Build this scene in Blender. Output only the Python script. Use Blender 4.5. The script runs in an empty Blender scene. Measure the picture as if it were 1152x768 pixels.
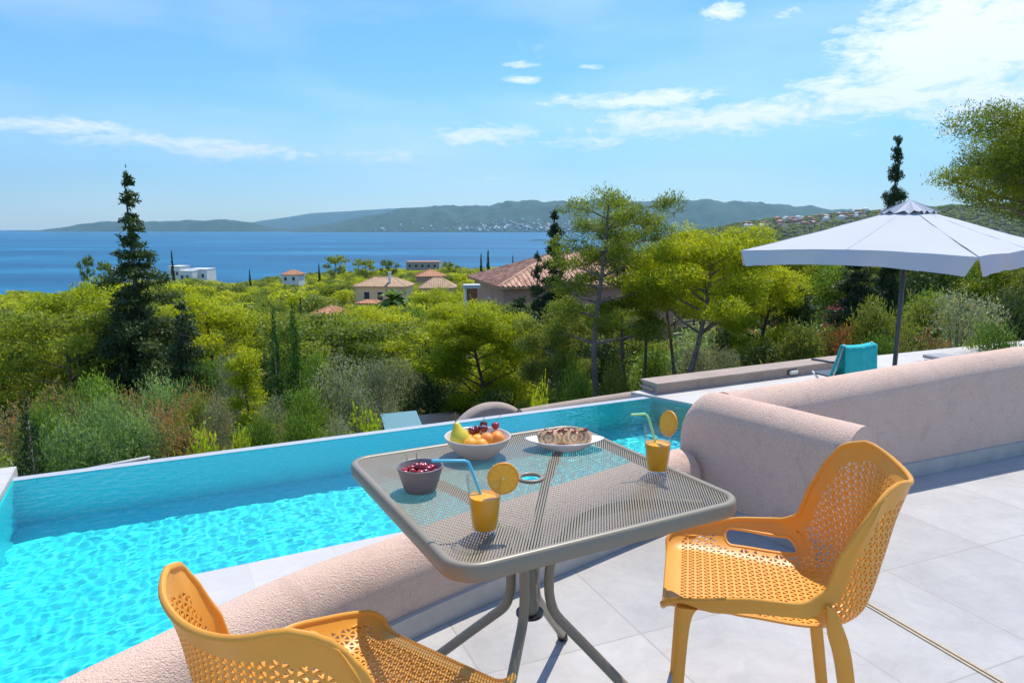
import bpy, math, random
import numpy as np
from mathutils import Vector, Matrix, noise as mnoise
random.seed(7); RNG = np.random.default_rng(11)
sc = bpy.context.scene
COL = sc.collection
PI = math.pi
def R(d): return math.radians(d)

# ------------------------------------------------------------------ camera
CAM_Z = 1.407; FPX = 800.0; PITCH = math.atan(127/800.0)
cam = bpy.data.cameras.new("camera"); camo = bpy.data.objects.new("camera", cam); COL.objects.link(camo)
cam.sensor_width = 36; cam.lens = 36*FPX/1152.0; cam.clip_start = 0.05; cam.clip_end = 200000
camo.location = (0, 0, CAM_Z); camo.rotation_euler = (PI/2-PITCH, 0, 0)
sc.camera = camo
sc.view_settings.view_transform = 'Standard'; sc.view_settings.look = 'None'
sc.view_settings.gamma = 1; sc.view_settings.exposure = 0.40
sc.cycles.max_bounces = 10; sc.cycles.transparent_max_bounces = 32
sc.cycles.diffuse_bounces = 3; sc.cycles.glossy_bounces = 3; sc.cycles.transmission_bounces = 8; sc.cycles.volume_bounces = 0
sc.cycles.use_denoising = True; sc.cycles.sample_clamp_indirect = 6

# ------------------------------------------------------------------ sun and sky
SUN_AZ = math.atan2(.42, .91); SUN_EL = R(62)
sun = bpy.data.lights.new("sun", 'SUN'); suno = bpy.data.objects.new("sun", sun); COL.objects.link(suno)
sun.energy = 4.1; sun.angle = R(0.53); sun.color = (1.0, .94, .84)
sdir = Vector((math.cos(SUN_EL)*math.sin(SUN_AZ), math.cos(SUN_EL)*math.cos(SUN_AZ), math.sin(SUN_EL)))
suno.rotation_euler = sdir.to_track_quat('Z', 'Y').to_euler(); suno.location = (5, 10, 30)

def ray(px, py):                         # direction seen at a picture point, used to measure places
    v = np.array([(px-576)/FPX, 1, -(py-384)/FPX]); c, s = math.cos(PITCH), math.sin(PITCH)
    return np.array([v[0], c*v[1]+s*v[2], -s*v[1]+c*v[2]])
def atz(px, py, z):
    r = ray(px, py); t = (z-CAM_Z)/r[2]; return r[0]*t, r[1]*t
def aty(px, py, y):
    r = ray(px, py); t = y/r[1]; return r[0]*t, y, CAM_Z+r[2]*t

world = bpy.data.worlds.new("World"); sc.world = world; world.use_nodes = True
class NT:                                # small node-tree writer
    def __init__(s, tree): s.t = tree; s.n = tree.nodes; s.l = tree.links
    def node(s, typ, **kw):
        n = s.n.new(typ)
        for k, v in kw.items(): setattr(n, k, v)
        return n
    def link(s, a, b): s.l.new(a, b)
    def val(s, sock, v):
        if hasattr(v, 'is_output') or isinstance(v, bpy.types.NodeSocket): s.l.new(v, sock)
        else: sock.default_value = v
    def m(s, op, a, b=None, c=None, clamp=False):
        n = s.n.new('ShaderNodeMath'); n.operation = op; n.use_clamp = clamp
        s.val(n.inputs[0], a)
        if b is not None: s.val(n.inputs[1], b)
        if c is not None: s.val(n.inputs[2], c)
        return n.outputs[0]
    def mix(s, f, a, b, typ='RGBA', blend='MIX'):
        n = s.n.new('ShaderNodeMix'); n.data_type = typ; n.blend_type = blend
        s.val(n.inputs[0], f); s.val(n.inputs[6], a); s.val(n.inputs[7], b)
        return n.outputs[2]
    def ramp(s, f, stops, interp='LINEAR'):
        n = s.n.new('ShaderNodeValToRGB'); cr = n.color_ramp; cr.interpolation = interp
        while len(cr.elements) < len(stops): cr.elements.new(.5)
        for e, (p, c) in zip(cr.elements, stops): e.position = p; e.color = c if len(c) == 4 else (*c, 1)
        s.val(n.inputs[0], f); return n.outputs[0]
    def noise(s, vec, scale, detail=3, rough=.55, dist=0.):
        n = s.n.new('ShaderNodeTexNoise'); n.inputs['Scale'].default_value = scale; n.inputs['Detail'].default_value = detail
        n.inputs['Roughness'].default_value = rough; n.inputs['Distortion'].default_value = dist
        if vec is not None: s.l.new(vec, n.inputs['Vector'])
        return n.outputs[0]
    def comb(s, x, y, z):
        n = s.n.new('ShaderNodeCombineXYZ')
        for i, v in enumerate((x, y, z)): s.val(n.inputs[i], v)
        return n.outputs[0]
def C4(c): return (*c, 1) if len(c) == 3 else c

w = NT(world.node_tree); w.n.clear()
out = w.node('ShaderNodeOutputWorld'); bg = w.node('ShaderNodeBackground'); bg.inputs[1].default_value = 0.130
sky = w.node('ShaderNodeTexSky', sky_type='NISHITA'); sky.sun_disc = False
sky.sun_elevation = SUN_EL; sky.sun_rotation = SUN_AZ; sky.altitude = 40; sky.air_density = 1.15; sky.dust_density = .35; sky.ozone_density = 3.0
tc = w.node('ShaderNodeTexCoord'); sep = w.node('ShaderNodeSeparateXYZ'); w.link(tc.outputs['Generated'], sep.inputs[0])
az = w.m('ARCTAN2', sep.outputs[0], sep.outputs[1]); el = w.m('ARCSINE', sep.outputs[2])
def azel(px, py):
    r = ray(px, py); r = r/np.linalg.norm(r); return math.atan2(r[0], r[1]), math.asin(r[2])
cl = [(1085, 55, 135, 55, 1.3), (1170, 95, 170, 45, .95), (1010, 110, 170, 17, 1.0), (880, 128, 180, 15, .95), (720, 112, 110, 11, 1.05), (760, 138, 170, 20, .85), (1100, 140, 140, 14, .7),
      (60, 142, 130, 9, .85), (170, 158, 120, 9, .85), (290, 172, 130, 11, .85), (400, 175, 110, 13, .7), (540, 152, 110, 14, .8), (660, 160, 120, 9, .7), (930, 92, 70, 10, .8), (587, 90, 26, 5, .85), (585, 73, 26, 3.5, .75),
      (670, 74, 28, 3.5, .75), (815, 14, 30, 11, .95), (893, 16, 30, 8, .7), (965, 40, 18, 6, .8), (550, 200, 60, 4, .55), (620, 60, 60, 25, .25), (600, 118, 40, 6, .6), (1110, 150, 80, 10, .3)]
tot = None
for (x, y, rx, ry, st) in cl:
    a, e = azel(x, y); ra = rx/FPX*.8; re = ry/FPX
    da = w.m('MULTIPLY', w.m('SUBTRACT', az, a), 1/ra); de = w.m('MULTIPLY', w.m('SUBTRACT', el, e), 1/re)
    g = w.m('MULTIPLY', w.m('EXPONENT', w.m('MULTIPLY', w.m('ADD', w.m('MULTIPLY', da, da), w.m('MULTIPLY', de, de)), -.8)), st)
    tot = g if tot is None else w.m('MAXIMUM', tot, g)
cv = w.comb(w.m('MULTIPLY', az, 9), w.m('MULTIPLY', el, 26), 0)
n1 = w.noise(cv, 1.3, 9, .66, .8); n2 = w.noise(cv, 5.5, 7, .65, .6)
cl_d = w.m('ADD', w.m('MULTIPLY', w.m('SUBTRACT', w.m('ADD', w.m('MULTIPLY', n1, .65), w.m('MULTIPLY', n2, .35)), .5), 3.2), tot)
cover = w.m('MULTIPLY', w.m('SMOOTHSTEP', cl_d, 0, 1) if False else w.ramp(cl_d, [(.38, (0, 0, 0)), (.62, (.45, .45, .45)), (1.0, (1, 1, 1))]), w.ramp(tot, [(.08, (0, 0, 0)), (.5, (1, 1, 1))]))
thin = w.m('MULTIPLY', w.ramp(w.noise(w.comb(w.m('MULTIPLY', az, 2.2), w.m('MULTIPLY', el, 9), 3.), 1.2, 5, .5), [(.40, (0, 0, 0)), (.72, (1, 1, 1))]), .34)
lp = w.m('MAXIMUM', cover, thin)
skyc = w.mix(1.0, sky.outputs[0], w.ramp(el, [(0.0, (.72, .90, 1.02)), (.12, (.52, .82, 1.10)), (.36, (.34, .72, 1.16))]), blend='MULTIPLY')
fin = w.mix(lp, skyc, (6.9, 7.3, 7.8, 1))
w.link(fin, bg.inputs[0]); w.link(bg.outputs[0], out.inputs[0])

# ------------------------------------------------------------------ object helpers
def tag(o, label=None, cat=None, group=None, kind=None):
    if label: o['label'] = label
    if cat: o['category'] = cat
    if group: o['group'] = group
    if kind: o['kind'] = kind
    return o
def thing(name, label, cat, loc=(0, 0, 0), rz=0, group=None):
    o = bpy.data.objects.new(name, None); COL.objects.link(o); o.location = loc; o.rotation_euler = (0, 0, rz)
    o.empty_display_size = .1
    return tag(o, label, cat, group)
def link(name, me, parent=None):
    o = bpy.data.objects.new(name, me); COL.objects.link(o)
    if parent: o.parent = parent
    return o
def copytree(o, parent=None):
    c = o.copy(); COL.objects.link(c); c.parent = parent
    for ch in list(o.children): copytree(ch, c)
    return c
class MB:
    def __init__(s): s.v = []; s.f = []; s.mi = []; s.cur = 0
    def add(s, vs, fs):
        b = len(s.v); s.v += [tuple(p) for p in vs]
        for f in fs: s.f.append(tuple(i+b for i in f)); s.mi.append(s.cur)
        return s
    def box(s, c, d, rz=0, bev=0):
        cx, cy, cz = c; hx, hy, hz = d[0]/2, d[1]/2, d[2]/2; cr, sr = math.cos(rz), math.sin(rz)
        if bev <= 0:
            vs = []
            for z in (-hz, hz):
                for x, y in ((-hx, -hy), (hx, -hy), (hx, hy), (-hx, hy)): vs.append((cx+x*cr-y*sr, cy+x*sr+y*cr, cz+z))
            return s.add(vs, [(3, 2, 1, 0), (4, 5, 6, 7), (0, 1, 5, 4), (1, 2, 6, 5), (2, 3, 7, 6), (3, 0, 4, 7)])
        vs = []; b = bev
        for z, i in ((-hz, b), (-hz+b, 0), (hz-b, 0), (hz, b)):
            for x, y in ((-hx+i, -hy+b), (-hx+b, -hy+i), (hx-b, -hy+i), (hx-i, -hy+b), (hx-i, hy-b), (hx-b, hy-i), (-hx+b, hy-i), (-hx+i, hy-b)):
                vs.append((cx+x*cr-y*sr, cy+x*sr+y*cr, cz+z))
        fs = [tuple(range(7, -1, -1)), tuple(range(24, 32))]
        for k in range(3):
            for j in range(8): fs.append((k*8+j, k*8+(j+1) % 8, (k+1)*8+(j+1) % 8, (k+1)*8+j))
        return s.add(vs, fs)
    def tube(s, pts, r, n=10, cap=True, up=None, sx=1, sy=1):
        P = [Vector(p) for p in pts]; m = len(P); rr = r if hasattr(r, '__len__') else [r]*m
        vs = []; u = None
        for i in range(m):
            t = (P[min(i+1, m-1)]-P[max(i-1, 0)]).normalized()
            if u is None:
                u = Vector(up) if up else (Vector((0, 0, 1)) if abs(t.z) < .9 else Vector((1, 0, 0)))
            u = (u-t*u.dot(t)).normalized(); q = t.cross(u)
            for k in range(n):
                a = 2*PI*k/n; vs.append(P[i]+(q*math.cos(a)*sx+u*math.sin(a)*sy)*rr[i])
        fs = [(i*n+k, i*n+(k+1) % n, (i+1)*n+(k+1) % n, (i+1)*n+k) for i in range(m-1) for k in range(n)]
        if cap: fs += [tuple(range(n-1, -1, -1)), tuple((m-1)*n+k for k in range(n))]
        return s.add(vs, fs)
    def lathe(s, prof, c=(0, 0, 0), n=32, closed=False, ex=1, ey=1):
        vs = []; m = len(prof)
        for (r, z) in prof:
            for k in range(n):
                a = 2*PI*k/n; vs.append((c[0]+r*math.cos(a)*ex, c[1]+r*math.sin(a)*ey, c[2]+z))
        fs = []
        for i in range(m if closed else m-1):
            j = (i+1) % m
            for k in range(n): fs.append((i*n+k, i*n+(k+1) % n, j*n+(k+1) % n, j*n+k))
        return s.add(vs, fs)
    def ico(s, c, r, sub=2, sc=(1, 1, 1), rot=None, jit=0):
        import bmesh
        b = bmesh.new(); bmesh.ops.create_icosphere(b, subdivisions=sub, radius=1)
        M = rot or Matrix.Identity(3)
        vs = []
        for v in b.verts:
            p = Vector((v.co.x*sc[0]*r, v.co.y*sc[1]*r, v.co.z*sc[2]*r))
            if jit: p *= 1+jit*mnoise.noise(v.co*1.7+Vector(c)*9)
            vs.append(Vector(c)+M @ p)
        fs = [tuple(v.index for v in f.verts) for f in b.faces]; b.free()
        return s.add(vs, fs)
    def prism(s, poly, z0, z1):
        n = len(poly); vs = [(x, y, z0) for x, y in poly]+[(x, y, z1) for x, y in poly]
        return s.add(vs, [tuple(range(n-1, -1, -1)), tuple(range(n, 2*n))]+[(i, (i+1) % n, n+(i+1) % n, n+i) for i in range(n)])
    def build(s, name, mats, parent=None, smooth=False, loc=None):
        me = bpy.data.meshes.new(name); me.from_pydata([tuple(p) for p in s.v], [], s.f)
        for m_ in (mats if isinstance(mats, (list, tuple)) else [mats]): me.materials.append(m_)
        if any(s.mi): me.polygons.foreach_set('material_index', s.mi)
        if smooth is True: me.polygons.foreach_set('use_smooth', [True]*len(s.f))
        me.update(); o = link(name, me, parent)
        if isinstance(smooth, float):
            me.polygons.foreach_set('use_smooth', [True]*len(s.f)); me.set_sharp_from_angle(angle=R(smooth))
        if loc: o.location = loc
        return o
def catmull(pts, n=8):
    P = [np.array(p, float) for p in pts]; out = []
    for i in range(len(P)-1):
        p0 = P[max(i-1, 0)]; p1 = P[i]; p2 = P[i+1]; p3 = P[min(i+2, len(P)-1)]
        for k in range(n):
            t = k/n; out.append(.5*((2*p1)+(-p0+p2)*t+(2*p0-5*p1+4*p2-p3)*t*t+(-p0+3*p1-3*p2+p3)*t**3))
    out.append(P[-1]); return out

# ------------------------------------------------------------------ materials
def mat(name, col, rough=.6, var=0., vscale=8., bump=0., bscale=60., metal=0., spec=.5, col2=None, coat=0., coord='Object', detail=4, trans=0., sss=0.):
    m = bpy.data.materials.new(name); m.use_nodes = True; t = NT(m.node_tree); b = t.n['Principled BSDF']
    b.inputs['Roughness'].default_value = rough; b.inputs['Metallic'].default_value = metal; b.inputs['Specular IOR Level'].default_value = spec
    b.inputs['Coat Weight'].default_value = coat; b.inputs['Transmission Weight'].default_value = trans
    if sss: b.inputs['Subsurface Weight'].default_value = sss; b.inputs['Subsurface Radius'].default_value = (.03, .014, .003)
    c = t.node('ShaderNodeTexCoord').outputs[coord]
    if col2 is None and var: col2 = tuple(max(0, x*(1-var)) for x in col)
    if col2 is not None:
        f = t.noise(c, vscale, detail, .6)
        t.link(t.ramp(f, [(.35, col2), (.65, col)]), b.inputs['Base Color'])
    else: b.inputs['Base Color'].default_value = C4(col)
    if bump:
        bn = t.node('ShaderNodeBump'); bn.inputs['Strength'].default_value = bump; bn.inputs['Distance'].default_value = 1/bscale
        t.link(t.noise(c, bscale, 3, .6), bn.inputs['Height']); t.link(bn.outputs[0], b.inputs['Normal'])
    return m
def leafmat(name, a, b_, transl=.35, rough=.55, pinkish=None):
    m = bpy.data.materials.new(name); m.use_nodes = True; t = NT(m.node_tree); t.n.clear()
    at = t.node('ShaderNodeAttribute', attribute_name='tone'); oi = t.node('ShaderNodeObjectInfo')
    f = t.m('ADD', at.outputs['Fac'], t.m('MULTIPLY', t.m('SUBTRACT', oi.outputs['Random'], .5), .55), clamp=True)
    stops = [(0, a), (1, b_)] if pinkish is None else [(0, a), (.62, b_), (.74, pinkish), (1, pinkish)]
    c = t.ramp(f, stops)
    d = t.node('ShaderNodeBsdfPrincipled'); t.link(c, d.inputs['Base Color']); d.inputs['Roughness'].default_value = rough; d.inputs['Specular IOR Level'].default_value = .3
    tr = t.node('ShaderNodeBsdfTranslucent'); t.link(t.mix(1., c, (1.25, 1.15, .5, 1), blend='MULTIPLY'), tr.inputs[0])
    mx = t.node('ShaderNodeMixShader'); mx.inputs[0].default_value = transl; t.link(d.outputs[0], mx.inputs[1]); t.link(tr.outputs[0], mx.inputs[2])
    o = t.node('ShaderNodeOutputMaterial'); t.link(mx.outputs[0], o.inputs[0]); return m
M = {}
def stucco(name, col, col2):
    m = bpy.data.materials.new(name); m.use_nodes = True; t = NT(m.node_tree); b = t.n['Principled BSDF']
    b.inputs['Roughness'].default_value = .92; b.inputs['Specular IOR Level'].default_value = .2
    c = t.node('ShaderNodeTexCoord').outputs['Object']
    big = t.noise(c, 2.2, 4, .6); fine = t.noise(c, 210, 2, .6); mid = t.noise(c, 120, 3, .7)
    k = t.ramp(big, [(.3, col2), (.7, col)]); sp = t.ramp(fine, [(.30, (.80, .80, .80)), (.5, (1, 1, 1)), (.75, (1.08, 1.08, 1.08))])
    st_ = t.ramp(t.noise(c, 5.5, 7, .7, 1.5), [(.30, (.86, .85, .84)), (.48, (1, 1, 1))])
    t.link(t.mix(1., t.mix(1., k, sp, blend='MULTIPLY'), st_, blend='MULTIPLY'), b.inputs['Base Color'])
    h = t.m('ADD', t.m('MULTIPLY', fine, .75), t.m('MULTIPLY', mid, .6))
    bn = t.node('ShaderNodeBump'); bn.inputs['Strength'].default_value = 1.; bn.inputs['Distance'].default_value = .0085
    t.link(h, bn.inputs['Height']); t.link(bn.outputs[0], b.inputs['Normal']); return m
M['stucco'] = stucco('stucco_rose', (.80, .575, .45), (.74, .515, .395))
M['stucco_far'] = stucco('stucco_beige', (.50, .40, .34), (.43, .34, .28))
def tilemat(name, scale_w, rot, off, col, col2, grout, mortar=.0025, width=.6):
    m = bpy.data.materials.new(name); m.use_nodes = True; t = NT(m.node_tree); b = t.n['Principled BSDF']
    c = t.node('ShaderNodeTexCoord').outputs['Object']
    mp = t.node('ShaderNodeMapping'); mp.inputs['Rotation'].default_value = (0, 0, -rot); mp.inputs['Location'].default_value = off; t.link(c, mp.inputs[0])
    br = t.node('ShaderNodeTexBrick', offset=0., squash=1.); br.inputs['Scale'].default_value = 1.
    br.inputs['Brick Width'].default_value = scale_w; br.inputs['Row Height'].default_value = width; br.inputs['Mortar Size'].default_value = mortar
    br.inputs['Mortar Smooth'].default_value = .3; br.inputs['Bias'].default_value = 0
    br.inputs['Color1'].default_value = (.88, .88, .88, 1); br.inputs['Color2'].default_value = (1, 1, 1, 1); t.link(mp.outputs[0], br.inputs[0])
    cloud = t.noise(c, 2.6, 6, .62, .6); fine = t.noise(c, 14, 5, .7, 1.2)
    k = t.ramp(t.m('ADD', t.m('MULTIPLY', cloud, .65), t.m('MULTIPLY', fine, .35)), [(.36, col2), (.6, col)])
    k2 = t.mix(1., k, br.outputs[0], blend='MULTIPLY'); t.link(t.mix(br.outputs['Fac'], k2, C4(grout)), b.inputs['Base Color'])
    b.inputs['Roughness'].default_value = .5; b.inputs['Specular IOR Level'].default_value = .4
    bn = t.node('ShaderNodeBump'); bn.inputs['Strength'].default_value = .5; bn.inputs['Distance'].default_value = .002
    t.link(t.m('SUBTRACT', t.m('MULTIPLY', fine, .2), br.outputs['Fac']), bn.inputs['Height']); t.link(bn.outputs[0], b.inputs['Normal']); return m
TILE_ROT = math.atan2(-.92, .39)
M['floor'] = tilemat('terrace_tiles', .61, TILE_ROT, (.12, -.12, 0), (.48, .46, .435), (.375, .36, .345), (.34, .32, .29), mortar=.0032)
M['coping'] = tilemat('coping_tiles', .6, math.atan2(.457, .889), (.1, .13, 0), (.60, .57, .53), (.53, .50, .465), (.5, .48, .45), width=.33)
M['skirt'] = mat('skirting_tile', (.50, .46, .41), .5, .22, 7)
M['joint'] = mat('expansion_joint', (.56, .44, .28), .8, .2, 30)
M['white'] = mat('white_render', (.55, .54, .52), .8, .1, 5)
M['edge'] = mat('pool_edge_stone', (.44, .46, .50), .5, .1, 9)
M['taupe'] = mat('taupe_paint', (.265, .225, .155), .38, .0, bump=.05, bscale=900, spec=.5)
M['black'] = mat('black_plastic', (.015, .015, .016), .35)
M['chair'] = mat('ochre_plastic', (.86, .375, .045), .42, .06, 6, bump=.04, bscale=700, spec=.45)
M['bowl_grey'] = mat('grey_bowl_glaze', (.24, .215, .21), .42, .06, 20, spec=.5)
M['bowl_white'] = mat('cream_bowl_glaze', (.62, .56, .50), .4, .04, 20, spec=.5)
M['porcelain'] = mat('white_porcelain', (.82, .82, .83), .2, spec=.6)
M['trunk'] = mat('pine_bark', (.20, .155, .125), .95, col2=(.09, .065, .055), vscale=9, bump=.8, bscale=18)
M['trunk_grey'] = mat('grey_bark', (.24, .205, .18), .95, col2=(.13, .105, .09), vscale=9, bump=.8, bscale=18)
M['canvas'] = mat('umbrella_canvas', (.52, .53, .57), .85, .03, 3, bump=.3, bscale=260)
M['dark_metal'] = mat('dark_grey_metal', (.06, .065, .08), .4, metal=.3)
M['towel'] = mat('turquoise_towel', (.025, .50, .54), .95, .15, 12, bump=.6, bscale=250)
M['soil'] = mat('dry_soil_and_scrub', (.16, .14, .07), .95, col2=(.055, .075, .025), vscale=.35, detail=8)
M['pool_wall'] = None
def sstep(a, b, x): t = min(1, max(0, (x-a)/(b-a))); return t*t*(3-2*t)
# ------------------------------------------------------------------ terrace, walls
def offset(path, d):
    P = [np.array(p[:2], float) for p in path]; o = []
    for i in range(len(P)):
        t = P[min(i+1, len(P)-1)]-P[max(i-1, 0)]; t /= np.linalg.norm(t); o.append(P[i]+np.array([-t[1], t[0]])*d)
    return o
def wall_mesh(path, th, h, z0, round_start=0., round_end=0., topn=12, squash=1.):
    hf = h if callable(h) else (lambda s_, h_=h: h_)
    P = [np.array(p, float) for p in path]; mb = MB(); r = th/2; vs = []; n = 0
    L = [0]
    for a, b in zip(P, P[1:]): L.append(L[-1]+np.linalg.norm(b-a))
    # dense stations near rounded ends
    st = sorted(set([0, L[-1]]+list(np.linspace(0, L[-1], max(2, int(L[-1]/.08))))+([round_start*(1-math.cos(a)) for a in np.linspace(0, PI/2, 8)] if round_start else [])+([L[-1]-round_end*(1-math.cos(a)) for a in np.linspace(0, PI/2, 8)] if round_end else [])))
    def at(s):
        i = max(0, min(len(P)-2, next((k for k in range(len(L)-1) if L[k+1] >= s-1e-9), len(P)-2))); t = (s-L[i])/(L[i+1]-L[i]); p = P[i]+(P[i+1]-P[i])*t
        def tg(k): v = P[min(k+1, len(P)-1)]-P[max(k-1, 0)]; return v/np.linalg.norm(v)
        d = tg(i)*(1-t)+tg(i+1)*t; return p, d/np.linalg.norm(d)
    for s in st:
        p, d = at(s); nn = np.array([-d[1], d[0]]); dz = 0
        if round_start and s < round_start: dz = round_start-math.sqrt(max(0, round_start**2-(round_start-s)**2))
        if round_end and L[-1]-s < round_end: e = L[-1]-s; dz = round_end-math.sqrt(max(0, round_end**2-(round_end-e)**2))
        h = hf(s)+.004*mnoise.noise(Vector((s*2.1, th*7, 1)))+.002*mnoise.noise(Vector((s*7, th*3, 4))); sh_ = .004*mnoise.noise(Vector((s*1.7, 9, th*5)))
        ring = [(-r, z0)]+[(-r*math.cos(a), h-r*squash-dz*.9+r*squash*math.sin(a)*(1-dz*.6/r if dz < r else .4)) for a in np.linspace(0, PI, topn)]+[(r, z0)]
        n = len(ring)
        for (o, z) in ring:
            o += sh_
            vs.append((p[0]+nn[0]*o, p[1]+nn[1]*o, z))
    fs = [(i*n+k, i*n+k+1, (i+1)*n+k+1, (i+1)*n+k) for i in range(len(st)-1) for k in range(n-1)]
    fs += [tuple(range(n)), tuple(range((len(st)-1)*n+n-1, (len(st)-1)*n-1, -1))]
    return mb.add(vs, fs)
def displaced_wall(path, name, label, cat, th, h, z0=-1., **k):
    o = wall_mesh(path, th, h, z0, **k).build(name, M['stucco'], smooth=50.); return tag(o, label, cat)
low_base = [(-1.62, -.6), (-1.55, .2), (-1.33, .95), (-.99, 1.50), (-.66, 1.98), (-.41, 2.235), (-.121, 2.505), (.123, 2.698), (.498, 3.010), (.787, 3.242), (.93, 3.36)]
lb = [tuple(p) for p in catmull(low_base, 6)]
low = displaced_wall([tuple(p) for p in offset(lb, .115)], 'parapet_wall', 'low curving rose stucco parapet with rounded top between terrace and pool', 'wall', .23, .312)
dback = np.array([.911, .411]); nback = np.array([.411, -.911])
A_ = np.array([3.243, 4.338])
b0 = A_-dback*2.32-nback*.13; b1 = A_+dback*5.0-nback*.13
backw = displaced_wall([tuple(b0), tuple(b1)], 'boundary_wall', 'long straight rose stucco wall with rounded top running right behind the chair', 'wall', .26, lambda s_: .592+.068*sstep(0, 2.6, s_))
s0 = np.array([1.375, 2.818]); s1 = np.array([.865, 3.525]); ds = (s1-s0)/np.linalg.norm(s1-s0); ns = np.array([ds[1], -ds[0]])*.125
shortw = displaced_wall([tuple(s0+ns), tuple(s1+ns)], 'wing_wall', 'short thick rose stucco wall with rounded top and arched end beside the right chair', 'wall', .25, .588, round_end=.10)
def skirting(line, name_parent, h=.085, th=.014, flip=1):
    mb = MB(); o = offset(line, -th*flip)
    vs = []
    for a, b in zip(line, o):
        vs += [(a[0], a[1], 0.001), (b[0], b[1], 0.001), (b[0], b[1], h), (a[0], a[1], h+.004)]
    m_ = len(line); fs = [(i*4+k, (i+1)*4+k, (i+1)*4+(k+1) % 4, i*4+(k+1) % 4) for i in range(m_-1) for k in range(4)]
    fs += [(0, 1, 2, 3), ((m_-1)*4+3, (m_-1)*4+2, (m_-1)*4+1, (m_-1)*4)]
    return mb.add(vs, fs).build('skirting', M['skirt'], name_parent)
skirting([np.array(p)-0*1 for p in lb], low, th=.016)
skirting([A_-dback*2.1+nback*.001, A_+dback*5+nback*.001], backw)
skirting([s0, s1], shortw, h=.07, flip=-1)

# floor of the upper terrace: one slab bounded by the wall centre lines
mid = [tuple(p) for p in offset(lb, .115)]
poly = [(-1.62, -4.5)]+mid+[(1.0, 3.52), tuple(b0+dback*.1), tuple(b1), (9.5, -4.5)]
fl = MB().prism(poly[::-1], -.16, 0.0).build('terrace_floor', M['floor']); fl['kind'] = 'structure'
# ochre expansion joint in the tiles
j0 = np.array([1.30, 2.62]); j1 = np.array([1.72, 1.56]); jd = (j1-j0)/np.linalg.norm(j1-j0); jn = np.array([-jd[1], jd[0]])
mb = MB()
for off, wd in ((-.011, .007), (.006, .010)):
    q = [j0+jn*off, j1+jn*off, j1+jn*(off+wd), j0+jn*(off+wd)]; mb.prism([tuple(p) for p in q], 0.001, .004)
tag(mb.build('expansion_joint', M['joint']), 'thin double ochre joint line running across the pale floor tiles', 'joint strip')

# ------------------------------------------------------------------ pool
WZ = -1.0; FL = np.array([-4.80, 6.555]); U = np.array([.8945, .447]); V = np.array([.447, -.8945])
def pf(a, b): p = FL+U*a+V*b; return (p[0], p[1])
PD = -2.24
def poolmat():
    m = bpy.data.materials.new('pool_mosaic'); m.use_nodes = True; t = NT(m.node_tree); b = t.n['Principled BSDF']
    c = t.node('ShaderNodeTexCoord').outputs['Object']; mp = t.node('ShaderNodeMapping'); mp.inputs['Rotation'].default_value = (0, 0, -math.atan2(.447, .8945)); t.link(c, mp.inputs[0])
    v = t.node('ShaderNodeTexVoronoi'); v.distance = 'CHEBYCHEV'; v.inputs['Scale'].default_value = 34; v.inputs['Randomness'].default_value = 0; t.link(mp.outputs[0], v.inputs[0])
    wn = t.node('ShaderNodeTexWhiteNoise'); t.link(v.outputs['Position'], wn.inputs[0])
    big = t.noise(c, .8, 2, .5)
    f = t.m('ADD', t.m('MULTIPLY', wn.outputs[0], .8), t.m('MULTIPLY', big, .2))
    t.link(t.ramp(f, [(.05, (.02, .78, .82)), (.5, (.035, .84, .86)), (.95, (.08, .88, .89))]), b.inputs['Base Color'])
    b.inputs['Roughness'].default_value = .4; return m
M['pool_wall'] = poolmat()
mb = MB(); Lx, Wy = 11.2, 6.4
def quad(a, b, c, d): mb.add([a, b, c, d], [(0, 1, 2, 3)])
def P3(a, b, z): return (*pf(a, b), z)
quad(P3(0, 0, PD), P3(0, Wy, PD), P3(Lx, Wy, PD), P3(Lx, 0, PD))
quad(P3(0, 0, PD), P3(Lx, 0, PD), P3(Lx, 0, WZ+.004), P3(0, 0, WZ+.004))
quad(P3(0, Wy, PD), P3(0, 0, PD), P3(0, 0, -.97), P3(0, Wy, -.97))
pool = mb.build('pool_basin', M['pool_wall']); pool['kind'] = 'structure'
# infinity edge: far wall top
mb = MB(); mb.prism([pf(-.3, -.12), pf(-.3, -.001), pf(7.62, -.001), pf(7.70, -.12)], -3.2, WZ+.008)
tag(mb.build('pool_edge', M['edge']), None, None, kind='structure')
# coping and lower terrace
FRp = np.array(pf(7.60, 0)); RD = np.array([.72, -.694]); NRp = FRp+RD*3.0
P1 = np.array([-2.28, 4.585]); P2 = np.array([-1.60, 3.15]); NRd = np.array([.885, .465])
NR2 = P1+NRd*7.05
P3_ = np.array([-2.3, 1.9])
mb = MB()
mb.prism([tuple(p) for p in [P1, P2, P3_, (-2.0, -3), (1.5, -3), (9, 2), (14, 9), NR2+np.array([.5, .3]), NR2]][::-1], -2.4, -.962)   # near side paving
o = mb.build('lower_terrace', M['coping']); o['kind'] = 'structure'
mb = MB(); mb.prism([tuple(p) for p in [FRp-RD*.35, FRp-RD*.0+V*0, NR2+np.array([-.1, .2]), NR2+np.array([.7, .4]), (14, 9.3), (14, 16.4), (5.5, 12.6)]][::-1], -2.4, -.960)
mb.build('pool_deck', M['coping'])['kind'] = 'structure'
mb = MB(); mb.prism([pf(-.55, -.28), pf(-.01, -.28), pf(-.01, 6.4), pf(-.55, 6.4)][::-1], -3., -.93)
mb.build('pool_coping', M['coping'])['kind'] = 'structure'
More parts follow.
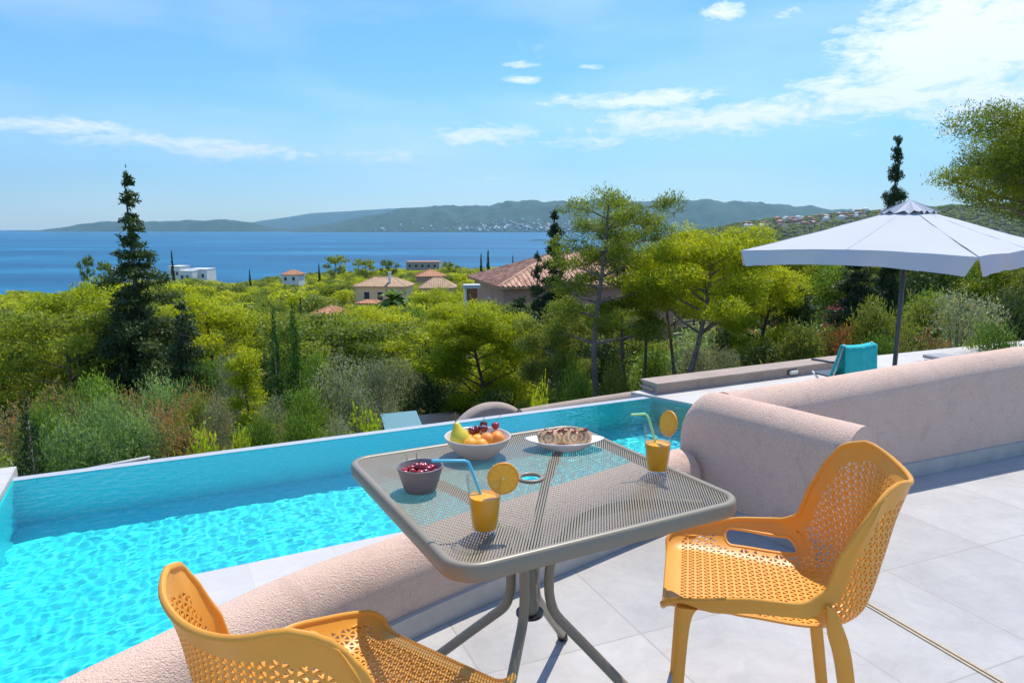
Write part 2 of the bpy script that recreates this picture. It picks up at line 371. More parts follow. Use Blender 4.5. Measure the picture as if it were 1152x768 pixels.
# water sheet with real ripples
na, nb = 760, 430; a_ = np.linspace(.004, Lx-.02, na); b_ = np.linspace(.0005, Wy-.02, nb); AA, BB = np.meshgrid(a_, b_, indexing='ij'); Z = np.zeros_like(AA)
rw = np.random.default_rng(5)
for k in range(70):
    lam = math.exp(rw.uniform(math.log(.055), math.log(.20))); th = rw.normal(1.0, .9)+(PI if rw.random() < .3 else 0); kk = 2*PI/lam
    Z +=   .00016*(lam/.2)**1.25*np.sin(kk*(math.cos(th)*AA+math.sin(th)*BB)+rw.uniform(0, 6.28))*(1+.5*np.sin(AA*rw.uniform(.5, 2)+BB*rw.uniform(.5, 2)+rw.uniform(0, 6)))
XY = FL[None, None, :]+AA[..., None]*U+BB[..., None]*V
vv = np.concatenate([XY, (WZ+Z)[..., None]], -1).reshape(-1, 3)
idx = np.arange(na*nb).reshape(na, nb); ff = np.stack([idx[:-1, :-1], idx[:-1, 1:], idx[1:, 1:], idx[1:, :-1]], -1).reshape(-1, 4)
def npmesh(name, v, f, mats, smooth=False, tone=None):
    me = bpy.data.meshes.new(name); me.vertices.add(len(v)); me.vertices.foreach_set('co', np.asarray(v, np.float32).ravel())
    k = f.shape[1]; me.loops.add(len(f)*k); me.loops.foreach_set('vertex_index', f.astype(np.int32).ravel())
    me.polygons.add(len(f)); me.polygons.foreach_set('loop_start', np.arange(0, len(f)*k, k, dtype=np.int32)); me.polygons.foreach_set('loop_total', np.full(len(f), k, np.int32))
    if smooth: me.polygons.foreach_set('use_smooth', np.ones(len(f), bool))
    for m_ in (mats if isinstance(mats, (list, tuple)) else [mats]): me.materials.append(m_)
    me.update(calc_edges=True)
    if tone is not None:
        at = me.attributes.new('tone', 'FLOAT', 'FACE'); at.data.foreach_set('value', np.asarray(tone, np.float32))
    return me
wm = bpy.data.materials.new('pool_water'); wm.use_nodes = True; t = NT(wm.node_tree); t.n.clear()
g = t.node('ShaderNodeBsdfGlass'); g.inputs['IOR'].default_value = 1.33; g.inputs['Roughness'].default_value = 0; g.inputs['Color'].default_value = (.86, 1, 1, 1)
mo = t.node('ShaderNodeOutputMaterial'); t.link(g.outputs[0], mo.inputs[0])
water = link('pool_water', npmesh('pool_water', vv, ff, wm, True)); water['kind'] = 'structure'
sun.cycles.is_caustics_light = True; water.cycles.is_caustics_caster = True; pool.cycles.is_caustics_receiver = True

# ------------------------------------------------------------------ land and sea
SEA = -40.0
def sstep(a, b, x): t = min(1, max(0, (x-a)/(b-a))); return t*t*(3-2*t)
GL = ([0, 10, 14, 25, 50, 100, 200, 330, 460, 560, 4000], [-3.2, -3.6, -4.3, -6.2, -11.5, -17.5, -25, -34, -39.2, -42.5, -45])
GC = ([0, 10, 14, 25, 50, 100, 200, 400, 560, 700, 4000], [-3.2, -3.4, -4.0, -5.6, -10.0, -15.5, -21.5, -29, -37, -43, -45])
GR = ([0, 12, 16, 25, 50, 100, 200, 400, 800, 1000, 4000], [-3.0, -2.8, -2.8, -3.2, -6, -12, -20, -28, -37, -43, -45])
def ground(x, y):
    d = math.hypot(x, y); a = math.atan2(x, y)
    l = np.interp(d, *GL); c = np.interp(d, *GC); r = np.interp(d, *GR)
    z = l+(c-l)*sstep(-.45, -.08, a) if a < -.05 else c+(r-c)*sstep(.08, .35, a)
    return float(z)+.03*min(d, 60)*.25*mnoise.noise(Vector((x*.03, y*.03, 0)))
ang = np.linspace(R(-50), R(52), 120); rad = np.concatenate([[.5], np.geomspace(7, 1300, 110)])
v = [(math.sin(a)*d, math.cos(a)*d, ground(math.sin(a)*d, math.cos(a)*d)-.0) for a in ang for d in rad]
idx = np.arange(len(ang)*len(rad)).reshape(len(ang), len(rad)); f = np.stack([idx[:-1, :-1], idx[:-1, 1:], idx[1:, 1:], idx[1:, :-1]], -1).reshape(-1, 4)[:, ::-1]
link('hillside', npmesh('hillside', np.array(v), f, M['soil'], True))['kind'] = 'structure'
def seamat():
    m = bpy.data.materials.new('sea_water'); m.use_nodes = True; t = NT(m.node_tree); b = t.n['Principled BSDF']
    c = t.node('ShaderNodeTexCoord').outputs['Object']; mp = t.node('ShaderNodeMapping'); mp.inputs['Scale'].default_value = (1, 3.5, 1); t.link(c, mp.inputs[0])
    n = t.noise(mp.outputs[0], .0016, 8, .62); t.link(t.ramp(n, [(.38, (.001, .075, .16)), (.52, (.001, .11, .215)), (.62, (.010, .17, .29))]), b.inputs['Base Color'])
    b.inputs['Roughness'].default_value = .42; b.inputs['Specular IOR Level'].default_value = .22
    bn = t.node('ShaderNodeBump'); bn.inputs['Strength'].default_value = .9; bn.inputs['Distance'].default_value = 1.2
    t.link(t.noise(mp.outputs[0], .12, 5, .6), bn.inputs['Height']); t.link(bn.outputs[0], b.inputs['Normal']); return m
an = np.linspace(R(-60), R(60), 60); v = []
for a in an:
    for d in (150, 2000, 22500): v.append((math.sin(a)*d, math.cos(a)*d, SEA))
idx = np.arange(180).reshape(60, 3); f = np.stack([idx[:-1, :-1], idx[:-1, 1:], idx[1:, 1:], idx[1:, :-1]], -1).reshape(-1, 4)[:, ::-1]
link('sea', npmesh('sea', np.array(v, float), f, seamat()))['kind'] = 'structure'

RIDGE = {}
def ridge(name, pts, D, depth, m, seed, rough=.12, nx=240, nz=26, zb=SEA):
    xs = [p[0] for p in pts]; H = []
    for (px, py) in pts: H.append(aty(px, py, D+depth*.5)[2]-zb)
    def h(px, v):                      # v 0 shore .. 1 far side
        Hc = max(np.interp(px, xs, H), 0); s = math.sin(PI*min(1, v))**.8 if v <= .5 else math.cos(PI*(v-.5))
        k = mnoise.fractal(Vector((px*.05+seed, v*5.2, seed)), .9, 2.1, 5)
        return Hc*s*(1+rough*(k*(1.4*math.cos(PI*(v-.5))+.0))*(1-abs(2*v-1)*.0)*(0.25+abs(v-.5)*2.4))
    v_ = []; pxs = np.linspace(xs[0], xs[-1], nx)
    def pos(px, v):
        dd = D+depth*v*(1); r = ray(px, 259); s = dd/r[1]
        sh = 0 if v > .02 else .0
        return (r[0]*s, dd, zb-2+h(px, v)+sh)
    for px in pxs:
        for k in range(nz): v_.append(pos(px, k/(nz-1)))
    idx = np.arange(nx*nz).reshape(nx, nz); f = np.stack([idx[:-1, :-1], idx[:-1, 1:], idx[1:, 1:], idx[1:, :-1]], -1).reshape(-1, 4)[:, ::-1]
    o = link(name, npmesh(name, np.array(v_), f, m, True)); o['kind'] = 'structure'; RIDGE[name] = pos; return o
M['hill'] = mat('wooded_hill', (.030, .085, .045), .95, col2=(.008, .035, .026), vscale=.006, detail=10)
M['hill_near'] = mat('wooded_headland', (.085, .10, .04), .95, col2=(.03, .045, .02), vscale=.05, detail=8)
ridge('far_mountains', [(255, 258), (290, 249), (325, 244), (350, 240), (400, 237), (450, 234), (490, 232), (540, 236), (600, 242), (680, 258)], 18500, 2400, M['hill'], 3.3, rough=.05)
ridge('distant_peninsula', [(-40, 261), (40, 259.5), (80, 254), (115, 249), (135, 248), (160, 250), (190, 249), (240, 247.5), (262, 248), (285, 251), (312, 256.5), (335, 259)], 9500, 1500, M['hill'], 1.2, rough=.3)
ridge('distant_hills', [(328, 258), (370, 252), (400, 245), (440, 239), (470, 233), (500, 231), (530, 232), (560, 229), (600, 227), (640, 226), (665, 224), (700, 227), (740, 225), (790, 224), (820, 226), (860, 228), (900, 233), (950, 236), (1000, 239), (1060, 241), (1200, 240)], 8200, 3200, M['hill'], 7.7, rough=.24)
ridge('headland', [(722, 272), (760, 263), (800, 258), (830, 252), (870, 247), (910, 244), (950, 239.5), (1000, 236), (1060, 233), (1120, 231), (1220, 228)], 1500, 1300, M['hill_near'], 4.1, rough=.12)
mb = MB()
o = ridge('islet', [(575, 272), (592, 270), (606, 268.5), (622, 270), (650, 269), (672, 270.5), (690, 272)], 2450, 90, M['hill'], 2.2, rough=.2, nx=40, nz=9)

# haze
hz = bpy.data.materials.new('haze_air'); hz.use_nodes = True; t = NT(hz.node_tree); t.n.clear()
pv = t.node('ShaderNodeVolumePrincipled'); pv.inputs['Color'].default_value = (.42, .76, 1, 1); pv.inputs['Density'].default_value = 4.0e-5; pv.inputs['Anisotropy'].default_value = .2
mo = t.node('ShaderNodeOutputMaterial'); t.link(pv.outputs[0], mo.inputs[1])
hzo = MB().box((0, 10600, 1000-24), (46000, 25000, 2050)).build('haze', hz); hzo['kind'] = 'stuff'
# ------------------------------------------------------------------ chair
CL = 0.86
PRO = [(.266, .440), (.258, .446), (.235, .450), (.17, .450), (.05, .438), (-.07, .430), (-.15, .437), (-.205, .472), (-.235, .53), (-.262, .62), (-.288, .72), (-.318, .815)]
_p = np.array(catmull([(a, b) for a, b in PRO], 12)); _l = np.concatenate([[0], np.cumsum(np.linalg.norm(np.diff(_p, axis=0), axis=1))]); CL = float(_l[-1])
def prof(s): return np.array([np.interp(s, _l, _p[:, 0]), np.interp(s, _l, _p[:, 1])])
_kk = np.linspace(0, 1, 201); _TB = {}
def tab(s, xs, ys):
    key = id(ys)
    if key not in _TB:
        d = np.interp(_kk, xs, ys); pad = np.concatenate([2*d[0]-d[1:9][::-1], d, 2*d[-1]-d[-9:-1][::-1]]); ker = np.hanning(11)[1:-1]; ker /= ker.sum()
        _TB[key] = np.convolve(pad, ker, 'same')[8:-8]
    return float(np.interp(s/CL, _kk, _TB[key]))
KS = [0, .03, .10, .25, .42, .52, .62, .75, .88, .96, 1.0]
KA = [.14, .145, .15, .15, .145, .13, .12, .11, .105, .10, .09]
KR = [.07, .08, .09, .09, .09, .09, .10, .12, .15, .18, .20]
KW = [.200, .228, .252, .286, .308, .312, .303, .283, .255, .225, .170]
KN = [80, 84, 88, 82, 66, 50, 36, 22, 14, 12, 12]                  # direction the sides curl towards, degrees above forward
def surf(s, wn):
    a, rc, W, nd = tab(s, KS, KA), tab(s, KS, KR), tab(s, KS, KW), R(tab(s, KS, KN))
    w = abs(wn)*W; sg = 1 if wn >= 0 else -1; mx = R(60+12*sstep(.4, .6, s/CL))
    if w <= a: y, h = w, 0.
    else:
        th = (w-a)/rc
        if th < mx: y = a+rc*math.sin(th); h = rc*(1-math.cos(th))
        else: y = a+rc*math.sin(mx)+(th-mx)*rc*math.cos(mx); h = rc*(1-math.cos(mx))+(th-mx)*rc*math.sin(mx)
    c = prof(s); k = s/CL
    dish = .012*(w/.2)**2 if w < .2 else .012
    dish *= sstep(0.05, .3, k)
    bow = .0
    if k > .6: bow = (k-.6)/.4*.050*min(1, (w/.20))**2                 # back bows to the rear in its middle
    lift = -.018*sstep(.85, 1, k)*(1-min(1, w/.15)**2)
    return np.array([c[0]+(h+dish)*math.cos(nd)+bow, sg*y, c[1]+(h+dish)*math.sin(nd)+lift])
SLOT = (.205*CL, .475*CL, .203, .258)                                   # s0, s1, w0, w1
def slot_sd(s, w):                                                      # signed distance to the rounded slot, and nearest point on it
    s0, s1, w0, w1 = SLOT; cx, cy = (s0+s1)/2, (w0+w1)/2; hx, hy = (s1-s0)/2, (w1-w0)/2; r = .022
    qx, qy = abs(s-cx)-(hx-r), abs(w-cy)-(hy-r)
    return math.hypot(max(qx, 0), max(qy, 0))+min(max(qx, qy), 0)-r
def chair_meshes():
    ds = .0208; rows = int(round(CL/ds)); cols = 28
    verts = []; rowsv = []
    for i in range(rows+1):
        s = CL*i/rows; row = []
        n = cols if i % 2 == 0 else cols+1
        for j in range(n+1):
            wn = -1+2*j/cols if i % 2 == 0 else max(-1, min(1, -1+2*(j-.5)/cols))
            row.append((s, wn))
        rowsv.append(row)
    P2 = []; ids = []
    for row in rowsv:
        ids.append([len(P2)+k for k in range(len(row))]); P2 += row
    tris = []
    for i in range(rows):
        a, b = ids[i], ids[i+1]
        if i % 2 == 0:
            for j in range(len(a)-1): tris.append((a[j], a[j+1], b[j+1]))
            for j in range(len(b)-1):
                tris.append((b[j+1], b[j], a[min(j, len(a)-1)]) if j < len(a) else None)
        else:
            for j in range(len(b)-1): tris.append((b[j], a[j+1], b[j+1]))
            for j in range(len(a)-1): tris.append((a[j], a[j+1], b[min(j, len(b)-1)]))
    tris = [t for t in tris if t]
    P = []
    for (s, wn) in P2:                                                  # snap to the slot outline
        W = tab(s, KS, KW); w = abs(wn)*W; sg = 1 if wn >= 0 else -1
        for _ in range(3):
            d = slot_sd(s, w)
            if abs(d) < .0115:
                e = 1e-4; gx = (slot_sd(s+e, w)-d)/e; gy = (slot_sd(s, w+e)-d)/e; s -= gx*d; w -= gy*d
        P.append((s, sg*w))
    V2 = list(P); F = []; hole = []
    for t in tris:
        c = (sum(P[k][0] for k in t)/3, sum(P[k][1] for k in t)/3); W = tab(c[0], KS, KW); w = abs(c[1]); k = c[0]/CL
        if abs((P[t[1]][0]-P[t[0]][0])*(P[t[2]][1]-P[t[0]][1])-(P[t[2]][0]-P[t[0]][0])*(P[t[1]][1]-P[t[0]][1])) < 1.2e-5: continue
        d = slot_sd(c[0], w)
        if d < 0: continue
        arm = SLOT[0]-.02 < c[0] < SLOT[1]+.03 and w > SLOT[2]-.012
        lim = W-.034-.006*sstep(.6, .9, k)
        if k > .86: lim = W-.040-.035*sstep(.88, .96, k)
        pat = (w < lim and .045 < k < .945 and d > .013 and not arm)
        if not pat: F.append(t); continue
        q = .58 if k < .5 else .60; b = len(V2)
        for m_ in t: V2.append((c[0]+(P[m_][0]-c[0])*q, c[1]+(P[m_][1]-c[1])*q))
        for m_ in range(3): F.append((t[m_], t[(m_+1) % 3], b+(m_+1) % 3, b+m_))
        hole.append(c)
    def S3(s, w):
        W = tab(s, KS, KW); return surf(s, max(-1, min(1, w/W)))
    top = []; bot = []
    for (s, w) in V2:
        e = .004; s_ = min(max(s, e), CL-e); p = S3(s, w); a = S3(s_+e, w)-S3(s_-e, w); W = tab(s, KS, KW); w_ = max(min(w, W-e), -W+e); b = S3(s, w_+e)-S3(s, w_-e)
        n = np.cross(b, a); n /= np.linalg.norm(n)+1e-9
        if n[2] < 0 and s/CL < .5: n = -n
        if n[0] < 0 and s/CL >= .5: n = -n
        top.append(p+n*.0028); bot.append(p-n*.0028)
    nv = len(top); vs = top+bot; fs = []
    ec = {}
    for f in F:
        for k in range(len(f)): ec.setdefault(frozenset((f[k], f[(k+1) % len(f)])), []).append((f[k], f[(k+1) % len(f)]))
    for f in F: fs.append(f); fs.append(tuple(i+nv for i in reversed(f)))
    bd = [v[0] for v in ec.values() if len(v) == 1]
    for (a, b) in bd: fs.append((b, a, a+nv, b+nv))
    mb = MB(); mb.add(vs, fs)
    shell = mb
    # rim along the outer outline: flattened tube
    rim = MB(); outl = [(s, 1) for s in np.linspace(0, CL, 60)]
    loop = [surf(s, 1) for s in np.linspace(0.002, CL, 56)]+[surf(CL, x) for x in np.linspace(1, -1, 18)[1:-1]]+[surf(s, -1) for s in np.linspace(CL, 0.002, 56)]+[surf(.002, x) for x in np.linspace(-1, 1, 24)[1:-1]]
    n = 8; L = len(loop); vs = []
    for i in range(L):
        p = loop[i]; tt = loop[(i+1) % L]-loop[i-1]; tt /= np.linalg.norm(tt)
        ref = np.array([.0, 0, 1.]) if abs(tt[2]) < .75 else np.array([1., 0, 0])
        u = ref-tt*ref.dot(tt); u /= np.linalg.norm(u); q = np.cross(tt, u)
        for k in range(n):
            an = 2*PI*k/n; vs.append(p+(q*math.cos(an)*.0065+u*math.sin(an)*.0075))
    rim.add(vs, [(i*n+k, i*n+(k+1) % n, ((i+1) % L)*n+(k+1) % n, ((i+1) % L)*n+k) for i in range(L) for k in range(n)])
    # lip hanging from the rim along arms and back (outer flange)
    def flange(mb, ss, sg, hgt):
        vs = []
        for s in ss:
            p = surf(s, sg); k = s/CL; nd = R(tab(s, KS, KN)); dn = np.array([-math.cos(nd), 0, -math.sin(nd)])
            hh = hgt(k); out_ = np.array([0, sg*.004, 0])
            vs += [p+out_, p+out_+dn*hh+np.array([0, sg*.003, 0]), p-out_*.2+dn*hh, p-out_*1.4]
        m_ = len(ss); fs = [(i*4+k, (i+1)*4+k, (i+1)*4+(k+1) % 4, i*4+(k+1) % 4) for i in range(m_-1) for k in range(4)]+[(0, 1, 2, 3), (m_*4-1, m_*4-2, m_*4-3, m_*4-4)]
        mb.add(vs, fs)
    for sg in (1, -1):
        flange(rim, np.linspace(.05*CL, .97*CL, 50), sg, lambda k: .026*sstep(.05, .16, k)*(1-.55*sstep(.6, .85, k))*(1-sstep(.86, .965, k))+.003)
    # slot rims
    for sg in (1, -1):
        s0, s1, w0, w1 = SLOT; r = .022; pts = []
        for (cx, cy, a0) in ((s1-r, w1-r, 0), (s0+r, w1-r, 90), (s0+r, w0+r, 180), (s1-r, w0+r, 270)):
            for a in range(0, 91, 15): pts.append((cx+r*math.cos(R(a0+a)), cy+r*math.sin(R(a0+a))))
        dense = []
        for i in range(len(pts)):
            a, b = np.array(pts[i]), np.array(pts[(i+1) % len(pts)]); m_ = max(1, int(np.linalg.norm(b-a)/.012))
            for k in range(m_): dense.append(a+(b-a)*k/m_)
        lp3 = [S3(s, sg*w) for s, w in dense]; L = len(lp3); vs = []; n = 6
        for i in range(L):
            tt = lp3[(i+1) % L]-lp3[i-1]; tt /= np.linalg.norm(tt); ref = np.array([0, 1., 0]) if abs(tt[1]) < .8 else np.array([0, 0, 1.])
            u = ref-tt*ref.dot(tt); u /= np.linalg.norm(u); q = np.cross(tt, u)
            for k in range(n): an = 2*PI*k/n; vs.append(lp3[i]+(q*math.cos(an)+u*math.sin(an))*.0055)
        rim.add(vs, [(i*n+k, i*n+(k+1) % n, ((i+1) % L)*n+(k+1) % n, ((i+1) % L)*n+k) for i in range(L) for k in range(n)])
    return shell, rim, S3
shell_mb, rim_mb, S3 = chair_meshes()
def legmesh(path, wd):
    mb = MB(); P = catmull(path, 5); n = len(P); vs = []
    for i, p in enumerate(P):
        w, d = wd(i/(n-1)); b = .22
        for (x, y) in ((-1, -1+b), (-1+b, -1), (1-b, -1), (1, -1+b), (1, 1-b), (1-b, 1), (-1+b, 1), (-1, 1-b)): vs.append((p[0]+x*d/2, p[1]+y*w/2, p[2]))
    fs = [(i*8+k, (i+1)*8+k, (i+1)*8+(k+1) % 8, i*8+(k+1) % 8) for i in range(n-1) for k in range(8)]+[tuple(range(8)), tuple(reversed(range((n-1)*8, n*8)))]
    return mb.add(vs, fs)
def make_chair(label, loc, rz):
    t = thing('garden_armchair', label, 'chair', loc, rz, 'ochre plastic armchairs at the table')
    sh = shell_mb.build('seat_shell', M['chair'], t, 38.)
    rim_mb.build('rim', M['chair'], t, 50.)
    for sg in (1, -1):
        legmesh([(.208, sg*.221, .482), (.216, sg*.221, .44), (.222, sg*.226, .30), (.232, sg*.238, 0)], lambda k: (.028-.006*k, .022*(1-k)**3+.028)).build('front_leg', M['chair'], t, 40.)
        legmesh([(-.110, sg*.258, .545), (-.132, sg*.257, .47), (-.158, sg*.252, .36), (-.212, sg*.246, 0)], lambda k: (.012+.012*min(1, k*5), .012+.030*min(1, k*3.2)-.014*max(0, k-.35))).build('rear_leg', M['chair'], t, 40.)
    return t
chairR = make_chair('ochre perforated plastic armchair at the right of the table, seen from its side', (.690, 1.805, 0), R(166))
chairL = make_chair('ochre perforated plastic armchair in the bottom left corner, seen from behind', (-.315, 1.275, 0), R(54))

# ------------------------------------------------------------------ table
TC = np.array([.050, 1.855]); TEX = math.atan2(.474, .880)
table = thing('garden_table', 'square taupe metal table with fine mesh top holding fruit, cake and drinks', 'table', (TC[0], TC[1], 0), TEX)
HS = .400; TZ = .740; RC = .072
def rsq(h, r, n=8):
    o = []
    for cx, cy, a0 in ((h-r, h-r, 0), (-h+r, h-r, 90), (-h+r, -h+r, 180), (h-r, -h+r, 270)):
        for k in range(n+1): a = R(a0+90*k/n); o.append((cx+r*math.cos(a), cy+r*math.sin(a)))
    return o
prof_t = [(0.0, .004), (.004, .001), (.011, 0), (.018, .001), (.023, .004), (.0235, .012), (.001+.0, .036), (-.003, .037), (-.006, .034), (-.0055, .012)]
# outline offsets measured inwards from the outer edge; z measured down
prof_t = [(0, -.007), (.003, -.002), (.008, 0), (.015, -.0005), (.020, -.003), (.022, -.008), (.021, -.012), (.010, -.014), (.008, -.036), (.004, -.040), (.0, -.037), (-.001, -.030)]
vs = []; N = None
for (o, z) in prof_t:
    ring = rsq(HS-o, RC-o, 9); N = len(ring); vs += [(x, y, TZ+z) for x, y in ring]
m_ = len(prof_t); mb = MB(); mb.add(vs, [(i*N+k, i*N+(k+1) % N, ((i+1) % m_)*N+(k+1) % N, ((i+1) % m_)*N+k) for i in range(m_) for k in range(N)])
mb.build('table_rim', M['taupe'], table, 50.)
# expanded metal sheet: two families of slanted strands
def clipseg(p, d, h, r, hole=None):
    ts = np.linspace(-.7, .7, 1401); P = p[None]+ts[:, None]*d[None]; q = np.abs(P)-(h-r)
    ins = (np.hypot(np.maximum(q[:, 0], 0), np.maximum(q[:, 1], 0))+np.minimum(np.maximum(q[:, 0], q[:, 1]), 0)-r) < 0
    if hole: ins &= np.hypot(P[:, 0], P[:, 1]) > hole
    o = []; i = 0
    while i < len(ts):
        if ins[i]:
            j = i
            while j+1 < len(ts) and ins[j+1]: j += 1
            if j > i: o.append((ts[i], ts[j]))
            i = j+1
        else: i += 1
    return o
mb = MB(); pitch = .0063
for fam, (angd, wd, zz, th) in enumerate(((54.5, .0035, -.0050, .0018), (119.0, .0020, -.0058, .0012))):
    d = np.array([math.cos(R(angd)), math.sin(R(angd))]); n_ = np.array([-d[1], d[0]])
    for k in range(-110, 111):
        c = n_*k*pitch*(1 if fam == 0 else 2.0)
        for (t0, t1) in clipseg(c, d, HS-.016, RC-.016, .033):
            p, q = c+d*t0, c+d*t1; a, b = n_*wd/2, TZ+zz
            mb.add([(*(p-a), b-.0006), (*(q-a), b-.0006), (*(q+a), b+.0005), (*(p+a), b+.0005), (*(p-a), b-th), (*(q-a), b-th), (*(q+a), b-th), (*(p+a), b-th)], [(0, 1, 2, 3), (7, 6, 5, 4), (0, 4, 5, 1), (2, 6, 7, 3)])
mb.build('mesh_top', M['taupe'], table)
mb = MB(); mb.lathe([(.026, -.002), (.029, .0015), (.036, .0015), (.039, -.003), (.036, -.008), (.027, -.008)], (0, 0, TZ), 32, closed=True); mb.build('parasol_hole_ring', M['taupe'], table, True)
for a in (45, 135, 225, 315):
    d = (math.cos(R(a)), math.sin(R(a)))
    path = [(.455, .712), (.40, .707), (.27, .690), (.15, .640), (.085, .565), (.060, .50), (.055, .44), (.058, .395), (.074, .350), (.115, .310), (.165, .265), (.25, .187), (.34, .105), (.435, .018)]
    mb = MB(); mb.tube([tuple(p) for p in catmull([(d[0]*r, d[1]*r, z) for r, z in path], 5)], .0142, 12); lg = mb.build('leg', M['taupe'], table, True)
    mb = MB(); mb.tube([(d[0]*.425, d[1]*.425, .028), (d[0]*.444, d[1]*.444, .002)], .0175, 12); mb.build('foot_cap', M['black'], lg, True)
mb = MB(); mb.lathe([(0, .33), (.022, .33), (.025, .335), (.025, .375), (.022, .38), (.022, .43), (.025, .435), (.025, .47), (.021, .475), (.021, .50), (0, .50)], (0, 0, 0), 20); mb.build('hub', M['taupe'], table, 40.)
mb = MB(); mb.lathe([(0, .50), (.024, .50), (.027, .51), (.027, .545), (.022, .55), (0, .55)], (0, 0, 0), 20); mb.build('umbrella_clamp', M['black'], table, 40.)
mb = MB(); mb.lathe([(0, .335), (.036, .335), (.039, .338), (.039, .346), (0, .348)], (0, 0, 0), 20); mb.build('lower_plate', M['black'], table, 40.)

# ------------------------------------------------------------------ things on the table
TT = TZ-.0045
M['juice'] = mat('orange_juice', (1.0, .40, .002), .3, sss=.85)
M['glass'] = None
gm = bpy.data.materials.new('clear_glass'); gm.use_nodes = True; t = NT(gm.node_tree); t.n.clear()
fr = t.node('ShaderNodeLayerWeight'); fr.inputs[0].default_value = .5; fz = t.m('ADD', t.m('MULTIPLY', t.m('POWER', fr.outputs['Facing'], 4.5), .7), .022); tr_ = t.node('ShaderNodeBsdfTransparent'); tr_.inputs[0].default_value = (.95, .97, .975, 1); gs = t.node('ShaderNodeBsdfGlossy'); gs.inputs['Roughness'].default_value = .02
mx = t.node('ShaderNodeMixShader'); t.link(fz, mx.inputs[0]); t.link(tr_.outputs[0], mx.inputs[1]); t.link(gs.outputs[0], mx.inputs[2]); mo = t.node('ShaderNodeOutputMaterial'); t.link(mx.outputs[0], mo.inputs[0]); M['glass'] = gm
M['flesh'] = None
def orangemat():
    m = bpy.data.materials.new('orange_flesh'); m.use_nodes = True; t = NT(m.node_tree); b = t.n['Principled BSDF']
    tcn = t.node('ShaderNodeTexCoord'); sp = t.node('ShaderNodeSeparateXYZ'); t.link(tcn.outputs['Object'], sp.inputs[0])
    r = t.m('POWER', t.m('ADD', t.m('MULTIPLY', sp.outputs[0], sp.outputs[0]), t.m('MULTIPLY', sp.outputs[1], sp.outputs[1])), .5)
    a = t.m('ARCTAN2', sp.outputs[1], sp.outputs[0]); seg = t.m('ABSOLUTE', t.m('SINE', t.m('MULTIPLY', a, 5)))
    line = t.ramp(seg, [(0.0, (1, .62, .16)), (.13, (1, .50, .03)), (.3, (.98, .40, .008))])
    n = t.noise(t.comb(t.m('MULTIPLY', a, 3), t.m('MULTIPLY', r, 60), 0), 6, 3); line = t.mix(t.m('MULTIPLY', n, .5), line, (1, .55, .04, 1))
    rim = t.ramp(t.m('MULTIPLY', r, 1/.036), [(0.0, (.9, .75, .4)), (.10, (.95, .55, .10)), (.18, (0, 0, 0)), (.84, (0, 0, 0)), (.88, (.98, .72, .3))])
    isr = t.ramp(t.m('MULTIPLY', r, 1/.036), [(0.0, (1, 1, 1)), (.10, (.6, .6, .6)), (.16, (0, 0, 0)), (.84, (0, 0, 0)), (.88, (.8, .8, .8))])
    t.link(t.mix(isr, line, rim), b.inputs['Base Color']); b.inputs['Roughness'].default_value = .3
    b.inputs['Subsurface Weight'].default_value = .7; b.inputs['Subsurface Radius'].default_value = (.02, .010, .002); return m
M['flesh'] = orangemat(); M['peel'] = mat('orange_peel', (.92, .33, .01), .4, bump=.3, bscale=900)
def drink(x, y, label, straw_label, straw_m, sl_az, straw_az, straw_z):
    gl = thing('juice_glass', label, 'glass', (x, y, TT), 0, 'glasses of orange juice')
    mb = MB(); H = .135
    mb.lathe([(.0, .002), (.020, .002), (.0255, .0), (.027, .002), (.0275, .008), (.030, .03), (.0405, H-.001), (.0398, H), (.0390, H-.001), (.0288, .03), (.0262, .014), (.020, .012), (.0, .012)], n=40); mb.build('tumbler', M['glass'], gl, True)
    mb = MB(); mb.lathe([(0, .0128), (.0195, .0128), (.0258, .0150), (.0284, .0305), (.0342, .088), (.0338, .0895), (.0, .0895)], n=40); mb.build('juice', M['juice'], gl, 50.)
    # orange slice on the rim, cut into the glass edge
    os_ = thing('orange_slice', 'round orange slice wedged on the rim of the glass with the '+straw_label, 'fruit', (x, y, TT), 0, 'orange slices on glasses')
    rr = .035; th = .006; cz = H+.008; ca, sa = math.cos(R(sl_az)), math.sin(R(sl_az))
    ctr = Vector((x+ca*.040, y+sa*.040, TT+cz)); bpy.data.objects.remove(os_)
    mb = MB(); mb.lathe([(.0, -th/2), (.031, -th/2), (.0315, 0), (.031, th/2), (.0, th/2)], n=40); fo = mb.build('orange_slice', M['flesh'], None, 50.)
    tag(fo, 'round orange slice wedged on the rim of the glass with the '+straw_label, 'fruit', 'orange slices on glasses')
    mb2 = MB(); mb2.lathe([(.0310, -th/2), (.0345, -th/2+.0004), (.0355, 0), (.0345, th/2-.0004), (.0310, th/2), (.0312, 0)], n=40, closed=True); mb2.build('peel', M['peel'], fo, True)
    return gl, fo, ctr
def orient(o, ctr, nrm): o.location = ctr; o.rotation_euler = Vector(nrm).to_track_quat('Z', 'Y').to_euler()
def straw(name_label, m, pts):
    mb = MB(); P = [tuple(p) for p in catmull(pts, 2)]; mb.tube(pts, .0033, 10)
    return tag(mb.build('drinking_straw', m, None, 40.), name_label, 'straw', 'bendy drinking straws')
M['straw_blue'] = mat('blue_straw', (.07, .50, .72), .35, trans=.0); M['straw_green'] = mat('green_straw', (.45, .80, .30), .35)
def gz(px, py, z): return atz(px, py, z)
g1 = gz(545.5, 600, TT); g2 = gz(739, 533, TT)
ga, oa, ca_ = drink(g1[0], g1[1], 'tumbler of orange juice nearest the camera with the blue straw', 'blue straw', M['straw_blue'], 0, 0, 0)
orient(oa, (g1[0]+.041, g1[1]-.004, TT+.130), (.12, -1, .15))
